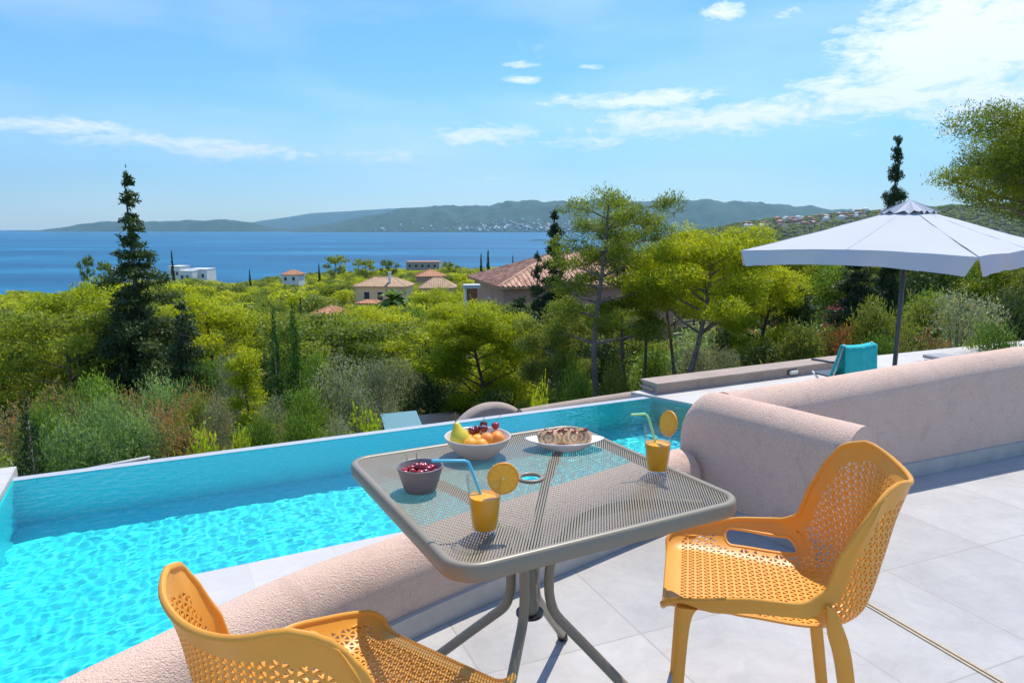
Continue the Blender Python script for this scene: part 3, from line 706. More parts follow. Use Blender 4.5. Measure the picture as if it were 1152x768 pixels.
gb, ob, cb_ = drink(g2[0], g2[1], 'tumbler of orange juice near the right edge with the green straw', 'green straw', M['straw_green'], 0, 0, 0)
orient(ob, (g2[0]+.024, g2[1]-.012, TT+.148), (-.88, -.42, .2))
def stpts(g, a, l, bend, tip):
    return [(g[0]+a[0], g[1]+a[1], TT+a[2])]+[(g[0]+p[0], g[1]+p[1], TT+p[2]) for p in l]+[(g[0]+bend[0], g[1]+bend[1], TT+bend[2]), (g[0]+tip[0], g[1]+tip[1], TT+tip[2])]
straw('light blue bendy straw bent left in the nearest juice glass', M['straw_blue'], [(g1[0]+.004, g1[1], TT+.055), (g1[0]-.034, g1[1]+.024, TT+.152), (g1[0]-.038, g1[1]+.025, TT+.158), (g1[0]-.046, g1[1]+.025, TT+.1605), (g1[0]-.118, g1[1]+.020, TT+.162)])
straw('light green bendy straw bent up left in the right juice glass', M['straw_green'], [(g2[0]+.004, g2[1], TT+.055), (g2[0]-.022, g2[1]+.022, TT+.150), (g2[0]-.027, g2[1]+.024, TT+.160), (g2[0]-.034, g2[1]+.024, TT+.165), (g2[0]-.074, g2[1]+.010, TT+.166)])

# cherry bowl
M['cherry'] = mat('dark_cherry', (.16, .006, .012), .14, .5, 30, spec=.6, coat=.5); M['cherry2'] = mat('red_cherry', (.36, .012, .02), .14, spec=.6, coat=.5)
M['stem'] = mat('fruit_stem', (.30, .26, .06), .6)
def cherry(parent_or_none, c, r, label=None, group=None, stem=None, m='cherry'):
    mb = MB(); rot = Matrix.Rotation(random.uniform(-.6, .6), 3, 'X') @ Matrix.Rotation(random.uniform(0, 6), 3, 'Z')
    prof_c = [(0.0, -1), (.35, -.95), (.72, -.68), (.97, -.15), (1.0, .2), (.85, .62), (.5, .86), (.22, .84), (0, .74)]
    vs = []; n = 14
    for (a, b) in prof_c:
        for k in range(n): t_ = 2*PI*k/n; vs.append(rot @ Vector((a*r*math.cos(t_), a*r*math.sin(t_), b*r*.93)))
    mb.add([tuple(v) for v in vs], [(i*n+k, i*n+(k+1) % n, (i+1)*n+(k+1) % n, (i+1)*n+k) for i in range(len(prof_c)-1) for k in range(n)])
    o = mb.build('cherry', M[m], None, True, loc=c); tag(o, label, 'cherry', group)
    if stem:
        mb = MB(); a = rot @ Vector((0, 0, .7*r)); e = a+Vector(stem); mid_ = (a+e)/2+Vector((0, 0, .006)); mb.tube([tuple(p) for p in catmull([a, mid_, e], 4)], .0007, 5); mb.build('stem', M['stem'], o, True)
    return o
bc = gz(473, 551, TT)
bo = thing('cherry_bowl', 'small grey bowl filled with dark cherries at the left of the table', 'bowl', (bc[0], bc[1], TT))
mb = MB(); mb.lathe([(0, 0), (.036, 0), (.040, .002), (.046, .018), (.0595, .064), (.0600, .067), (.0585, .068), (.0565, .065), (.044, .022), (.038, .008), (0, .006)], n=48); mb.build('bowl_body', M['bowl_grey'], bo, True)
def CHL(rr, a, st, dark):
    ring = 'outer ring' if rr > .03 else 'heap top' if rr < .01 else 'inner ring'
    side = ('right side', 'back', 'left side', 'front')[int(((math.degrees(a)+45) % 360)//90)]
    l = ('dark' if dark else 'bright red')+' cherry '+('with stem, ' if st else 'in the ')+ring+', '+side+' of the small grey bowl'
    return l, 'cherries in the grey bowl'
rc = random.Random(3); k = 0; lay = [(.038, 6, .040), (.030, 5, .044), (.0, 1, .055), (.020, 4, .056)]
for (rr, n, z) in [(.0405, 11, .049), (.022, 7, .055), (.004, 2, .061)]:
    for i in range(n):
        kx = int(rc.random() < .55); a = 2*PI*i/n+rc.uniform(-.2, .2)+rr*50; st = (rc.uniform(-.015, .015), rc.uniform(-.01, .015), .034) if (rr > .03 and i in (1, 3)) or (rr < .03 and i == 1) else None
        cherry(None, (bc[0]+rr*math.cos(a), bc[1]+rr*math.sin(a), TT+z+rc.uniform(-.003, .003)), .0108+rc.uniform(-.0008, .001), *CHL(rr, a, st, kx), st, ('cherry2', 'cherry')[kx])
# fruit bowl
fc = gz(537.5, 512.5, TT)
bo = thing('fruit_bowl', 'wide cream bowl of pear, apricots and cherries at the back of the table', 'bowl', (fc[0], fc[1], TT))
mb = MB(); mb.lathe([(0, 0), (.042, 0), (.047, .002), (.060, .012), (.086, .036), (.0985, .060), (.0990, .063), (.0970, .064), (.0945, .060), (.083, .040), (.057, .017), (.04, .008), (0, .007)], n=56); mb.build('bowl_body', M['bowl_white'], bo, True)
M['pear'] = mat('pear_skin', (.62, .58, .05), .38, col2=(.75, .52, .03), vscale=14, bump=.05, bscale=300); M['apricot'] = mat('apricot_skin', (.92, .36, .03), .5, col2=(.88, .48, .06), vscale=16, bump=.08, bscale=500)
M['apricot2'] = mat('ripe_apricot_skin', (.88, .22, .02), .5, col2=(.92, .36, .04), vscale=14)
def bl(dx, dy, dz): return (fc[0]+dx, fc[1]+dy, TT+dz)
# pear: lathe leaning, neck to the left-up
pr = [(0, -.034), (.014, -.033), (.026, -.024), (.031, -.008), (.029, .008), (.022, .022), (.014, .034), (.010, .044), (.006, .050), (0, .051)]
mb = MB(); mb.lathe(pr, n=28); pe = mb.build('pear', M['pear'], None, True, loc=bl(-.052, -.012, .056)); tag(pe, 'yellow green pear with a long stem in the cream bowl', 'pear')
pe.rotation_euler = (R(58), R(15), R(-62))
pe.rotation_euler = (R(20), R(78), R(-20)); 
mb = MB(); mb.tube([tuple(p) for p in catmull([(0, 0, .048), (.001, .002, .060), (.004, .0, .078)], 5)], [.0022]*5+[.0018]*5+[.0026], 7); mb.build('stem', mat('pear_stem', (.22, .12, .03), .7), pe, True)
pe.rotation_euler = (R(-10), R(-14), 0)
ap = [(-.018, -.055, .050, .0225, 0), (.013, -.058, .049, .022, 0), (-.030, -.010, .045, .023, 0), (.0, -.022, .050, .023, 0), (.030, -.028, .055, .0245, 1), (.058, -.022, .056, .0245, 1), (.055, .025, .050, .022, 1), (.0, .03, .045, .022, 0), (-.045, .04, .05, .021, 0)]
an_ = ['small yellow apricot at the front left of the cream bowl', 'small yellow apricot at the front middle of the cream bowl', 'yellow apricot tucked behind the pear', 'yellow apricot in the middle of the cream bowl', 'deep orange apricot left of the other large one in the cream bowl', 'deep orange apricot nearest the right rim of the cream bowl', 'orange apricot at the far right of the cream bowl', 'yellow apricot under the dark cherries', 'yellow apricot at the far left of the cream bowl']
for (x, y, z, r, kx), lab in zip(ap, an_):
    mb = MB(); prc = []
    n = 22; vs = []
    for i in range(11):
        ph = PI*i/10
        for k in range(n):
            th = 2*PI*k/n; rr = r*(1-.07*math.exp(-(min(th, 2*PI-th)/.28)**2))*(1-.12*math.exp(-(ph/.3)**2)); vs.append((rr*math.sin(ph)*math.cos(th), rr*math.sin(ph)*math.sin(th)*.96, rr*math.cos(ph)))
    mb.add(vs, [(i*n+k, (i+1)*n+k, (i+1)*n+(k+1) % n, i*n+(k+1) % n) for i in range(10) for k in range(n)])
    o = mb.build('apricot', M['apricot2' if kx else 'apricot'], None, True, loc=bl(x, y, z)); o.rotation_euler = (rc.uniform(-1.2, -.4), rc.uniform(-.5, .5), rc.uniform(-2, 0)); tag(o, lab, 'apricot')
for (x, y, z, lab, st, mm) in [(-.004, .032, .074, 'dark cherry at the left of the heap in the cream bowl', None, 'cherry'), (.018, .020, .078, 'dark cherry at the front of the heap in the cream bowl', (.004, .01, .040), 'cherry'), (.016, .045, .084, 'dark cherry at the top of the heap in the cream bowl', (-.006, 0, .035), 'cherry'), (.052, .040, .082, 'bright red cherry at the right of the cream bowl', (.034, .01, .036), 'cherry2'), (-.018, .020, .072, 'half hidden cherry beside the pear', None, 'cherry')]:
    cherry(None, bl(x, y, z), .0125, lab, None, st, mm)
# plate of cake roll
pc = gz(635, 504, TT)
bo = thing('cake_plate', 'white oval dish with pointed ends at the back of the table', 'dish', (pc[0], pc[1], TT), R(2))
mb = MB(); n = 56; vs = []; pf_ = [(0, 0, 0), (.055, .038, 0), (.062, .043, .002), (.088, .060, .022), (.100, .066, .028), (.101, .0665, .0295), (.098, .064, .030), (.085, .056, .024), (.058, .038, .006), (0, 0, .005)]
for (a, b, z) in pf_:
    for k in range(n):
        th = 2*PI*k/n; pt = abs(math.cos(th))**6; ext = 1+.22*pt*(1 if a > .08 else 0); vs.append((a*math.cos(th)*ext, b*math.sin(th), z+(.004*pt if a > .08 else 0)))
mb.add(vs, [(i*n+k, i*n+(k+1) % n, (i+1)*n+(k+1) % n, (i+1)*n+k) for i in range(len(pf_)-1) for k in range(n)]); mb.build('dish_body', M['porcelain'], bo, True)
def cakemat():
    m = bpy.data.materials.new('cake_swirl'); m.use_nodes = True; t = NT(m.node_tree); b = t.n['Principled BSDF']
    c = t.node('ShaderNodeTexCoord').outputs['Object']; sp = t.node('ShaderNodeSeparateXYZ'); t.link(c, sp.inputs[0])
    wv = t.node('ShaderNodeTexWave', wave_type='RINGS'); wv.rings_direction = 'Z'; wv.inputs['Scale'].default_value = 22; wv.inputs['Distortion'].default_value = 7; wv.inputs['Detail'].default_value = 3; wv.inputs['Detail Scale'].default_value = 30; t.link(c, wv.inputs[0])
    f = t.m('ADD', t.m('MULTIPLY', wv.outputs['Fac'], .6), t.m('MULTIPLY', t.noise(c, 70, 3), .55))
    t.link(t.ramp(f, [(.33, (.30, .06, .03)), (.43, (.52, .20, .08)), (.52, (.78, .52, .25)), (1, (.86, .66, .38))]), b.inputs['Base Color'])
    b.inputs['Roughness'].default_value = .7; bn = t.node('ShaderNodeBump'); bn.inputs['Strength'].default_value = .6; bn.inputs['Distance'].default_value = .003; t.link(t.noise(c, 220, 3), bn.inputs['Height']); t.link(bn.outputs[0], b.inputs['Normal']); return m
M['cake'] = cakemat(); M['jam'] = mat('berry_jam', (.30, .035, .018), .25, .5, 60, bump=.5, bscale=200, spec=.6); M['crust'] = mat('cake_crust', (.60, .36, .13), .8, .3, 60, bump=.5, bscale=300)
cols_ = ['leftmost slice of jam cake roll on the white dish, mostly pale sponge', 'second slice of jam cake roll from the left on the white dish', 'third slice of jam cake roll from the left on the white dish', 'rightmost slice of jam cake roll, standing beside the dish edge']
for i, lab in enumerate(cols_):
    t_ = thing('cake_slice', lab, 'cake', (pc[0]+(-.050, -.012, .022, .052)[i], pc[1]+(-.012, .008, -.006, .006)[i], TT+.033), 0)
    mb = MB(); n = 36; th = .0115; rx = (.036, .033, .034, .032)[i]; ry = .0265
    def rr_(a): return 1+.05*math.sin(3*a+i)+.04*math.sin(5*a+2*i)+.02*math.sin(11*a+i)
    rings = [(0, -1), (.88, -1), (1, -.8), (1, .8), (.88, 1), (0, 1)]
    vs = []
    for (q, zz) in rings:
        for k in range(n): a = 2*PI*k/n; vs.append((rx*q*rr_(a)*math.cos(a), ry*q*rr_(a)*math.sin(a), th*zz))
    mb.add(vs, [(j*n+k, j*n+(k+1) % n, (j+1)*n+(k+1) % n, (j+1)*n+k) for j in range(5) for k in range(n)]); mb.build('sponge', M['cake'], t_, 60.)
    mb = MB()
    mb.ico((rx*(-.1, .1, -.15, .2)[i], ry*.80, .003), .0135, 3, (1.3, .5, .8), jit=1.1)
    mb.build('jam', M['jam'], t_, True)
    t_.rotation_euler = [(R(62), R(8), R(-8)), (R(48), R(-10), R(12)), (R(60), R(14), R(30)), (R(66), R(-6), R(-28))][i]
# ------------------------------------------------------------------ buildings
def place(px, D): r = ray(px, 259); return (r[0]/r[1]*D, D)
def rooftile(name, a, b_):
    m = bpy.data.materials.new(name); m.use_nodes = True; t = NT(m.node_tree); b = t.n['Principled BSDF']
    c = t.node('ShaderNodeTexCoord').outputs['Object']; v = t.node('ShaderNodeTexVoronoi'); v.inputs['Scale'].default_value = 2.6; t.link(c, v.inputs[0])
    t.link(t.ramp(t.m('ADD', t.m('MULTIPLY', v.outputs['Color'], .7), t.m('MULTIPLY', t.noise(c, .6, 4), .3)), [(.25, b_), (.75, a)]), b.inputs['Base Color']); b.inputs['Roughness'].default_value = .9
    return m
M['tile_red'] = rooftile('terracotta_roof_tiles', (.68, .43, .29), (.40, .19, .12)); M['tile_tan'] = rooftile('tan_roof_tiles', (.60, .42, .26), (.46, .29, .17)); M['tile_orange'] = rooftile('orange_roof_tiles', (.60, .30, .16), (.42, .19, .10))
M['wall_pink'] = mat('pink_wall_paint', (.52, .29, .23), .9, .12, .6); M['wall_yellow'] = mat('pale_yellow_wall_paint', (.80, .60, .32), .9, .08, .5); M['wall_white'] = mat('white_wall_paint', (.78, .78, .76), .9, .06, .5)
M['pane'] = mat('dark_window_glass', (.03, .04, .05), .15, spec=.6); M['frame'] = mat('pale_window_frame', (.6, .6, .58), .6); M['brick'] = mat('red_brick', (.36, .13, .085), .9, .4, 4)
def house(name, label, cat, pos, rz, w, d, h, wm_, rm, pitch=.38, over=.5, wins=(), chim=(), col=.5, flat=False, group=None, base=0):
    t = thing(name, label, cat, pos, rz, group)
    MB().box((w/2, d/2, h/2-base/2), (w, d, h+base)).build('wall', wm_, t)
    if flat:
        mb = MB(); mb.box((w/2, d/2, h+.15), (w+.2, d+.2, .3)); mb.build('roof', rm, t)
    else:
        x0, x1, y0, y1 = -over, w+over, -over, d+over; m_ = min(x1-x0, y1-y0)/2; rh = m_*pitch*1.6 if False else m_*pitch
        cx, cy = (x0+x1)/2, (y0+y1)/2; lx = (x1-x0)/2-m_; ly = (y1-y0)/2-m_
        A = (cx-lx, cy-ly, h+rh); B = (cx+lx, cy+ly, h+rh); c = [(x0, y0, h), (x1, y0, h), (x1, y1, h), (x0, y1, h)]
        mb = MB(); vs = c+[A, B]
        fs = [(0, 1, 5, 4), (1, 2, 5), (2, 3, 4, 5), (3, 0, 4)] if lx >= ly else [(0, 1, 4), (1, 2, 5, 4), (2, 3, 5), (3, 0, 4, 5)]
        mb.add(vs, fs); mb.box((cx, cy, h-.10), (x1-x0-.01, y1-y0-.01, .18)); 
        def ribs(a, b, apex):
            a, b = np.array(a), np.array(b); e = b-a; L = np.linalg.norm(e); e /= L; inn = np.array([-e[1], e[0], 0]); n = int(L/col)
            for k in range(n+1):
                s = L*k/n; tl = min(s, L-s, m_); 
                if tl < .15: continue
                p = a+e*s; q = p+inn*tl+np.array([0, 0, rh*tl/m_]); mb.tube([p-inn*.05, q], col*.26, 5, cap=False, up=(0, 0, 1))
        for i in range(4): ribs(c[i], c[(i+1) % 4], None)
        mb.tube([A, B], .16, 6)
        for i in range(4):
            ap = A if (i in (0, 3) if lx >= ly else i in (0, 1)) else B; mb.tube([c[i], ap], .13, 6)
        mb.build('roof', rm, t)
    for (face, u, z, ww, hh) in wins:
        f = MB(); p = MB()
        if face == 'f': f.box((u, -.03, z), (ww+.3, .10, hh+.3)); p.box((u, -.07, z), (ww, .08, hh))
        else: f.box((-.03, u, z), (.10, ww+.3, hh+.3)); p.box((-.07, u, z), (.08, ww, hh))
        fo = f.build('window', M['frame'], t); p.build('pane', M['pane'], fo)
    for (x, y, z, hh) in chim:
        mb = MB(); mb.box((x, y, z+hh/2), (.6, .6, hh)); mb.box((x, y, z+hh+.06), (.8, .8, .12)); mb.build('chimney', M['wall_white'], t)
    return t
def gz_(px, D): x, y = place(px, D); return (x, y, aty(px, 400, D)[2])
def hpos(px, py_eave, D, h): x, y = place(px, D); return (x, y, aty(px, py_eave, D)[2]-h)
house('pink_house', 'large pink house with weathered terracotta hip roof behind the central pines', 'house', hpos(566, 322, 57, 6.0), R(14), 15, 12, 6.0, M['wall_pink'], M['tile_red'], .36, .55, wins=[('f', 3, 3.6, 1.1, 1.3), ('f', 8.5, 3.6, 1.1, 1.3), ('s', 5, 3.8, 1.1, 1.4), ('f', 12.5, 3.6, 1.1, 1.3)], col=.42, base=14)
house('yellow_house', 'pale yellow house with tan hip roof and dark window, left of the other', 'house', hpos(397, 322, 176, 6), R(-6), 12.8, 8, 6, M['wall_yellow'], M['tile_tan'], .46, .5, wins=[('f', 3, 3.6, 1.3, 2.0), ('f', 6.4, 3.6, 1.3, 2.0), ('f', 10.4, 3.6, 1.3, 2.0), ('s', 4, 3.6, 1.2, 1.8)], chim=[(8.5, 1.5, 6.2, 3.2)], col=.6, base=14)
house('yellow_house', 'smaller pale yellow house with tan roof, right of the one with a chimney', 'house', hpos(471, 324, 196, 6), R(4), 9.6, 7.5, 6, M['wall_yellow'], M['tile_tan'], .62, .5, wins=[('f', 2, 3.4, 1.3, 1.6), ('f', 5.8, 3.4, 1.3, 1.6)], col=.6, base=14)
house('terracotta_house', 'orange hip roofed house rising just behind the small yellow one', 'house', hpos(468, 311, 232, 5), R(10), 9, 9, 5, M['wall_pink'], M['tile_orange'], .4, .5, col=.7, base=14)
house('low_house', 'low house showing only its orange hip roof, left of the yellow houses', 'house', hpos(333, 358, 112, 3.2), R(-12), 7.0, 7.5, 3.2, M['wall_yellow'], M['tile_orange'], .42, .4, col=.5, base=4)
house('porch_house', 'small orange roofed porch in front of the left yellow house', 'house', hpos(398, 341, 168, 3), R(-6), 5.5, 4, 3, M['wall_yellow'], M['tile_orange'], .3, .3, col=.6, base=14)
house('shore_house', 'small house with orange roof among trees at the sea edge', 'house', hpos(314, 309, 345, 5), R(-5), 8.5, 8, 5, M['wall_white'], M['tile_orange'], .5, .5, wins=[('f', 2, 3, 1.2, 1.5), ('f', 6, 3, 1.2, 1.5)], col=.9, base=14)
house('apartment_block', 'long beige block with orange roof edge standing against the sea', 'building', hpos(456, 295, 390, 7), R(0), 18, 10, 7, mat('beige_grey_wall', (.40, .34, .28), .9, .1, .4), M['tile_orange'], wins=[('f', 2+i*3.4, z, 1.6, 1.5) for i in range(5) for z in (2, 5)], flat=True, base=14)
for (px, py, w, d, h, D, lab) in [(119, 303, 9, 8, 5.5, 335, 'white flat roofed block left of the tall dark conifer near the shore'), (131, 307, 8, 7, 4.5, 322, 'low white block directly left of the dark conifer trunk near the shore'), (186, 300, 6, 8, 7, 340, 'tall white block beside the thin shore cypress'), (197, 305, 7, 7, 6, 330, 'white block in the middle of the shore row'), (209, 303, 9, 8, 6.5, 335, 'widest white block at the right end of the shore row')]:
    house('white_villa', lab, 'house', hpos(px, py, D, h), R(-8), w, d, h, M['wall_white'], M['wall_white'], wins=[('f', 1.8+i*2.6, h*.55, 1.2, 1.6) for i in range(int(w/2.7))]+[('s', d/2, h*.55, 1.2, 1.6)], flat=True, group='white villas by the shore', base=14)
# brick pillar
x, y = place(530, 49); zb = ground(x, y); zt = aty(530, 324, 49)[2]
t = thing('brick_pillar', 'tall red brick pillar with a white slab cap left of the pink house', 'pillar', (x, y, zb), R(8))
MB().box((0, 0, (zt-zb)/2), (.72, .72, zt-zb)).build('shaft', M['brick'], t); MB().box((0, 0, zt-zb+.13), (1.15, 1.15, .24)).build('cap', M['white'], t); MB().box((-.44, -.05, (zt-zb)/2), (.12, .74, zt-zb)).build('side_pipe', M['wall_white'], t)
# far shore town and headland houses: one prototype each, copied
def tiny(label, cat, wm_, rm, w, d, h, group):
    mb = MB(); mb.box((0, 0, h/2-2), (w, d, h+4)); mb.cur = 1
    mb.add([(-w*.55, -d*.55, h), (w*.55, -d*.55, h), (w*.55, d*.55, h), (-w*.55, d*.55, h), (-w*.2, 0, h+h*.3), (w*.2, 0, h+h*.3)], [(0, 1, 5, 4), (1, 2, 5), (2, 3, 4, 5), (3, 0, 4)])
    o = mb.build('town_house', [wm_, rm]); return tag(o, label, cat, group)
rt = random.Random(21)
protos = [tiny('tiny pale house of the far shore town below the hills', 'house', M['wall_white'], M['tile_orange'], 26, 20, 13, 'houses of the far shore town'), tiny('tiny pale house of the far shore town below the hills', 'house', M['wall_white'], M['wall_white'], 34, 22, 16, 'houses of the far shore town')]
pos = RIDGE['distant_hills']; used = [0, 0]
for i in range(280):
    px = rt.choice([rt.gauss(560, 50), rt.gauss(640, 40), rt.uniform(420, 770), rt.gauss(590, 60)]); v_ = abs(rt.gauss(0, .035))+.005
    if px < 410 or px > 790: continue
    p = pos(px, min(v_, .2)); k = rt.random() < .4; o = protos[k] if not used[k] else protos[k].copy()
    if used[k]: COL.objects.link(o)
    used[k] = 1; sec = 'left end' if px < 500 else 'left part' if px < 560 else 'middle' if px < 620 else 'right part' if px < 690 else 'right end'
    row = 'at the waterfront' if v_ < .018 else 'just above the waterfront' if v_ < .045 else 'high on the slope'
    o['label'] = 'tiny '+('white flat topped', 'pale orange roofed')[k == 0]+' house '+row+', '+sec+' of the far shore town'; o['group'] = 'houses '+row+', '+sec+', of the far shore town, '+('white', 'orange roofed')[k == 0]
    o.location = (p[0], p[1], p[2]); o.rotation_euler = (0, 0, rt.uniform(-.5, .5)); s_ = rt.uniform(.35, .85); o.scale = (s_, s_, s_*rt.uniform(.8, 1.2))
protos = [tiny('small orange roofed house on the wooded headland slope', 'house', M['wall_pink'], M['tile_orange'], 12, 9, 5, 'orange roofed houses on the headland'), tiny('small white house on the wooded headland slope', 'house', M['wall_white'], M['wall_white'], 11, 9, 6, 'white houses on the headland')]
for o in protos: o.name = 'headland_house'
pos = RIDGE['headland']; used = [0, 0]
HH = []
for i in range(58):
    px = rt.choice([rt.gauss(885, 22), rt.gauss(950, 25), rt.uniform(830, 990)]); v_ = rt.uniform(.22, .42)
    p = pos(px, v_); k = rt.random() < .35; o = protos[k] if not used[k] else protos[k].copy()
    if used[k]: COL.objects.link(o)
    used[k] = 1; sec = 'left end' if px < 870 else 'left middle' if px < 905 else 'right middle' if px < 945 else 'right end'; row = 'upper row' if v_ > .34 else 'middle row' if v_ > .28 else 'lower row'
    o['label'] = ('small orange roofed', 'small white')[k]+' house in the '+row+' at the '+sec+' of the headland village'; o['group'] = ('orange roofed', 'white')[k]+' houses, '+row+', '+sec+' of the headland village'
    o.location = (p[0], p[1], p[2]+1.5); o.rotation_euler = (0, 0, rt.uniform(-.6, .6)); s_ = rt.uniform(.7, 1.2); o.scale = (s_, s_, s_); HH.append(p)

# ------------------------------------------------------------------ beyond the pool
def beam(p0, p1, w, h, mb=None):
    mb = mb or MB(); a, b = np.array(p0, float), np.array(p1, float); L = np.linalg.norm((b-a)[:2]); rz = math.atan2(b[1]-a[1], b[0]-a[0]); c = (a+b)/2
    return mb.box((c[0], c[1], c[2]), (L, w, h), rz, bev=min(w, h)*.06)
# planter-like bench wall along the deck
a = np.array([*atz(741, 441, -.93)]); ZB = -.80
pa = np.array(atz(739, 431, ZB)); pb = np.array(atz(944, 405.5, ZB)); dd = (pb-pa)/np.linalg.norm(pb-pa); pe_ = pb+dd*.45; nn = np.array([-dd[1], dd[0]])
t = thing('deck_wall', 'long low beige rendered wall with pale flat cap at the back of the pool deck', 'wall', (0, 0, 0))
q0, q1 = pa+nn*.16, pe_+nn*.16
beam((*q0, -.93), (*q1, -.93), .34, .20).build('wall_body', M['stucco_far'], t)
q0c, q1c = pa-dd*.02+nn*.16, pe_+nn*.16
beam((*q0c, -.817), (*q1c, -.817), .40, .036).build('cap', M['stucco_far'], t)
MB().box((*((pa+nn*.2)-dd*.02), -.90), (.02, .30, .03), math.atan2(dd[1], dd[0])).build('ledge', M['stucco_far'], t)
pl_ = pa+dd*2.75; t = thing('wall_lamp', 'small cream bulkhead lamp fixed to the low deck wall', 'lamp', (*pl_, -.885), math.atan2(dd[1], dd[0]))
MB().box((0, -.012, 0), (.22, .04, .085), bev=.01).build('back_plate', M['dark_metal'], t); MB().box((0, -.045, 0), (.18, .05, .065), bev=.015).build('lamp_cover', mat('cream_lens', (.72, .70, .60), .4), t)
x, y, z = aty(741, 437, 11.6); MB().box((0, 0, 0), (.30, .30, 1.9), R(26)).build('wall_pier', M['stucco_far'], None, loc=(x-.05, y, z-.80)); tag(bpy.data.objects['wall_pier'], 'short square beige pier behind the right corner of the pool', 'pier')
# garden wall curving behind the pool
pts = [atz(px, py, -1.65) for px, py in [(585, 462), (620, 456), (665, 449), (705, 443), (740, 438), (800, 430)]]
gw = wall_mesh([tuple(p) for p in catmull(pts, 5)], .26, -1.62, -6).build('garden_wall', M['stucco_far'], None, 50.); tag(gw, 'low beige garden wall with rounded top running behind the pool under the pines', 'wall')
# arched mound wall
xc, D = place(553, 12.6)[0], 12.6; x, y, z = aty(553, 452, D)
w_ = 60/FPX*D; pts = []; n = 26; mb = MB(); vs = []
hw = .86; th = .17
for i in range(n+1):
    u = -1+2*i/n; zz = z-(1-math.sqrt(max(0, 1-(abs(u)**2.0)*.88)))*1.05
    for (yy, dz) in ((-th, -.09), (-th*.75, -.03), (0, 0), (th*.75, -.03), (th, -.09)): vs.append((u*hw, yy, zz+dz))
    vs += [(u*hw, th, -6), (u*hw, -th, -6)]
m_ = 7; fs = [(i*m_+k, (i+1)*m_+k, (i+1)*m_+(k+1) % m_, i*m_+(k+1) % m_) for i in range(n) for k in range(m_)]+[tuple(range(m_-1, -1, -1)), tuple(n*m_+k for k in range(m_))]
mb.add(vs, fs); aw = mb.build('arched_wall', M['stucco_far'], None, 50., loc=(x, y, 0)); aw.rotation_euler = (0, 0, R(22)); tag(aw, 'arch topped beige rendered wall standing just beyond the pool edge', 'wall')
# curved concrete pipe-like coping / rails at left beyond pool
p0 = aty(92, 529, 7.9); p1 = aty(168, 514, 8.6); mb = MB(); mb.tube([p0, p1], .022, 8)
t = thing('hand_rail', 'pale metal handrail descending beyond the left half of the pool', 'railing', p0)
for c_ in [MB().tube([(0, 0, 0), tuple(np.array(p1)-np.array(p0))], .02, 8).build('rail', M['white'], t, True)]: pass
for f_ in (.02, .5, .98):
    q = (np.array(p1)-np.array(p0))*f_; MB().tube([tuple(q), (q[0], q[1], q[2]-2.6)], .016, 6).build('post', M['white'], t, True)
# parked vehicles glimpsed below
def car(pos, rz, body, label, cab):
    t = thing('parked_car', label, 'car', pos, rz, 'cars parked below the pool')
    sec = [(-2.1, .45), (-2.12, .75), (-1.9, .95), (-1.25, 1.0), (-.75, 1.42), (.55, 1.46), (1.3, 1.05), (2.05, .92), (2.15, .6), (2.1, .42)]
    mb = MB(); n = len(sec); vs = [(x, -.85+(.16 if z > 1.2 else 0), z) for x, z in sec]+[(x, .85-(.16 if z > 1.2 else 0), z) for x, z in sec]
    mb.add(vs, [tuple(range(n)), tuple(range(2*n-1, n-1, -1))]+[(i, i+n, (i+1) % n+n, (i+1) % n) for i in range(n)]); mb.build('body', body, t)
    mb = MB(); mb.add([(.62, -.66, 1.415), (1.22, -.72, 1.10), (1.22, .72, 1.10), (.62, .66, 1.415)], [(0, 1, 2, 3)]); o = mb.build('windscreen', M['pane'], t); o.location = (.02, 0, .03)
    for s_ in (-1, 1):
        mb = MB(); mb.add([(-1.1, s_*.835, 1.05), (1.1, s_*.835, 1.05), (.5, s_*.715, 1.38), (-.7, s_*.715, 1.36)], [(0, 1, 2, 3)]); mb.build('side_window', M['pane'], t)
        for x_ in (-1.3, 1.35):
            mb = MB(); mb.tube([(x_, s_*.68, .33), (x_, s_*.88, .33)], .33, 18); w_ = mb.build('wheel', M['black'], t, 40.)
            mb = MB(); mb.tube([(x_, s_*.86, .33), (x_, s_*.89, .33)], .2, 14); mb.build('hub_cap', M['frame'], w_, 40.)
    return t
x, y = place(492, 17.5); car((x, y, aty(492, 472, 17.5)[2]-1.45), R(20), mat('dark_blue_car_paint', (.010, .014, .02), .4), 'dark car parked below the pool right of the blue canopy', None)
x, y = place(447, 16.5); zt = aty(447, 475, 16.5)[2]
t = thing('garden_canopy', 'small pale blue canvas canopy on posts below the pool, left of the dark car', 'canopy', (x, y, zt), R(22))
mb = MB(); mb.add([(-.5, -.55, -.10), (.40, -.55, -.10), (.5, .6, .10), (-.4, .6, .10), (-.5, -.55, -.14), (.4, -.55, -.14), (.5, .6, .06), (-.4, .6, .06)], [(0, 1, 2, 3), (7, 6, 5, 4), (0, 4, 5, 1), (1, 5, 6, 2), (2, 6, 7, 3), (3, 7, 4, 0)]); mb.build('canvas_top', mat('pale_blue_canvas', (.09, .25, .29), .5), t)
for a_, b_ in ((-.44, -.5), (.35, -.5), (.44, .54), (-.35, .54)): MB().tube([(a_, b_, -.14), (a_, b_, -3.)], .025, 6).build('post', M['dark_metal'], t, True)

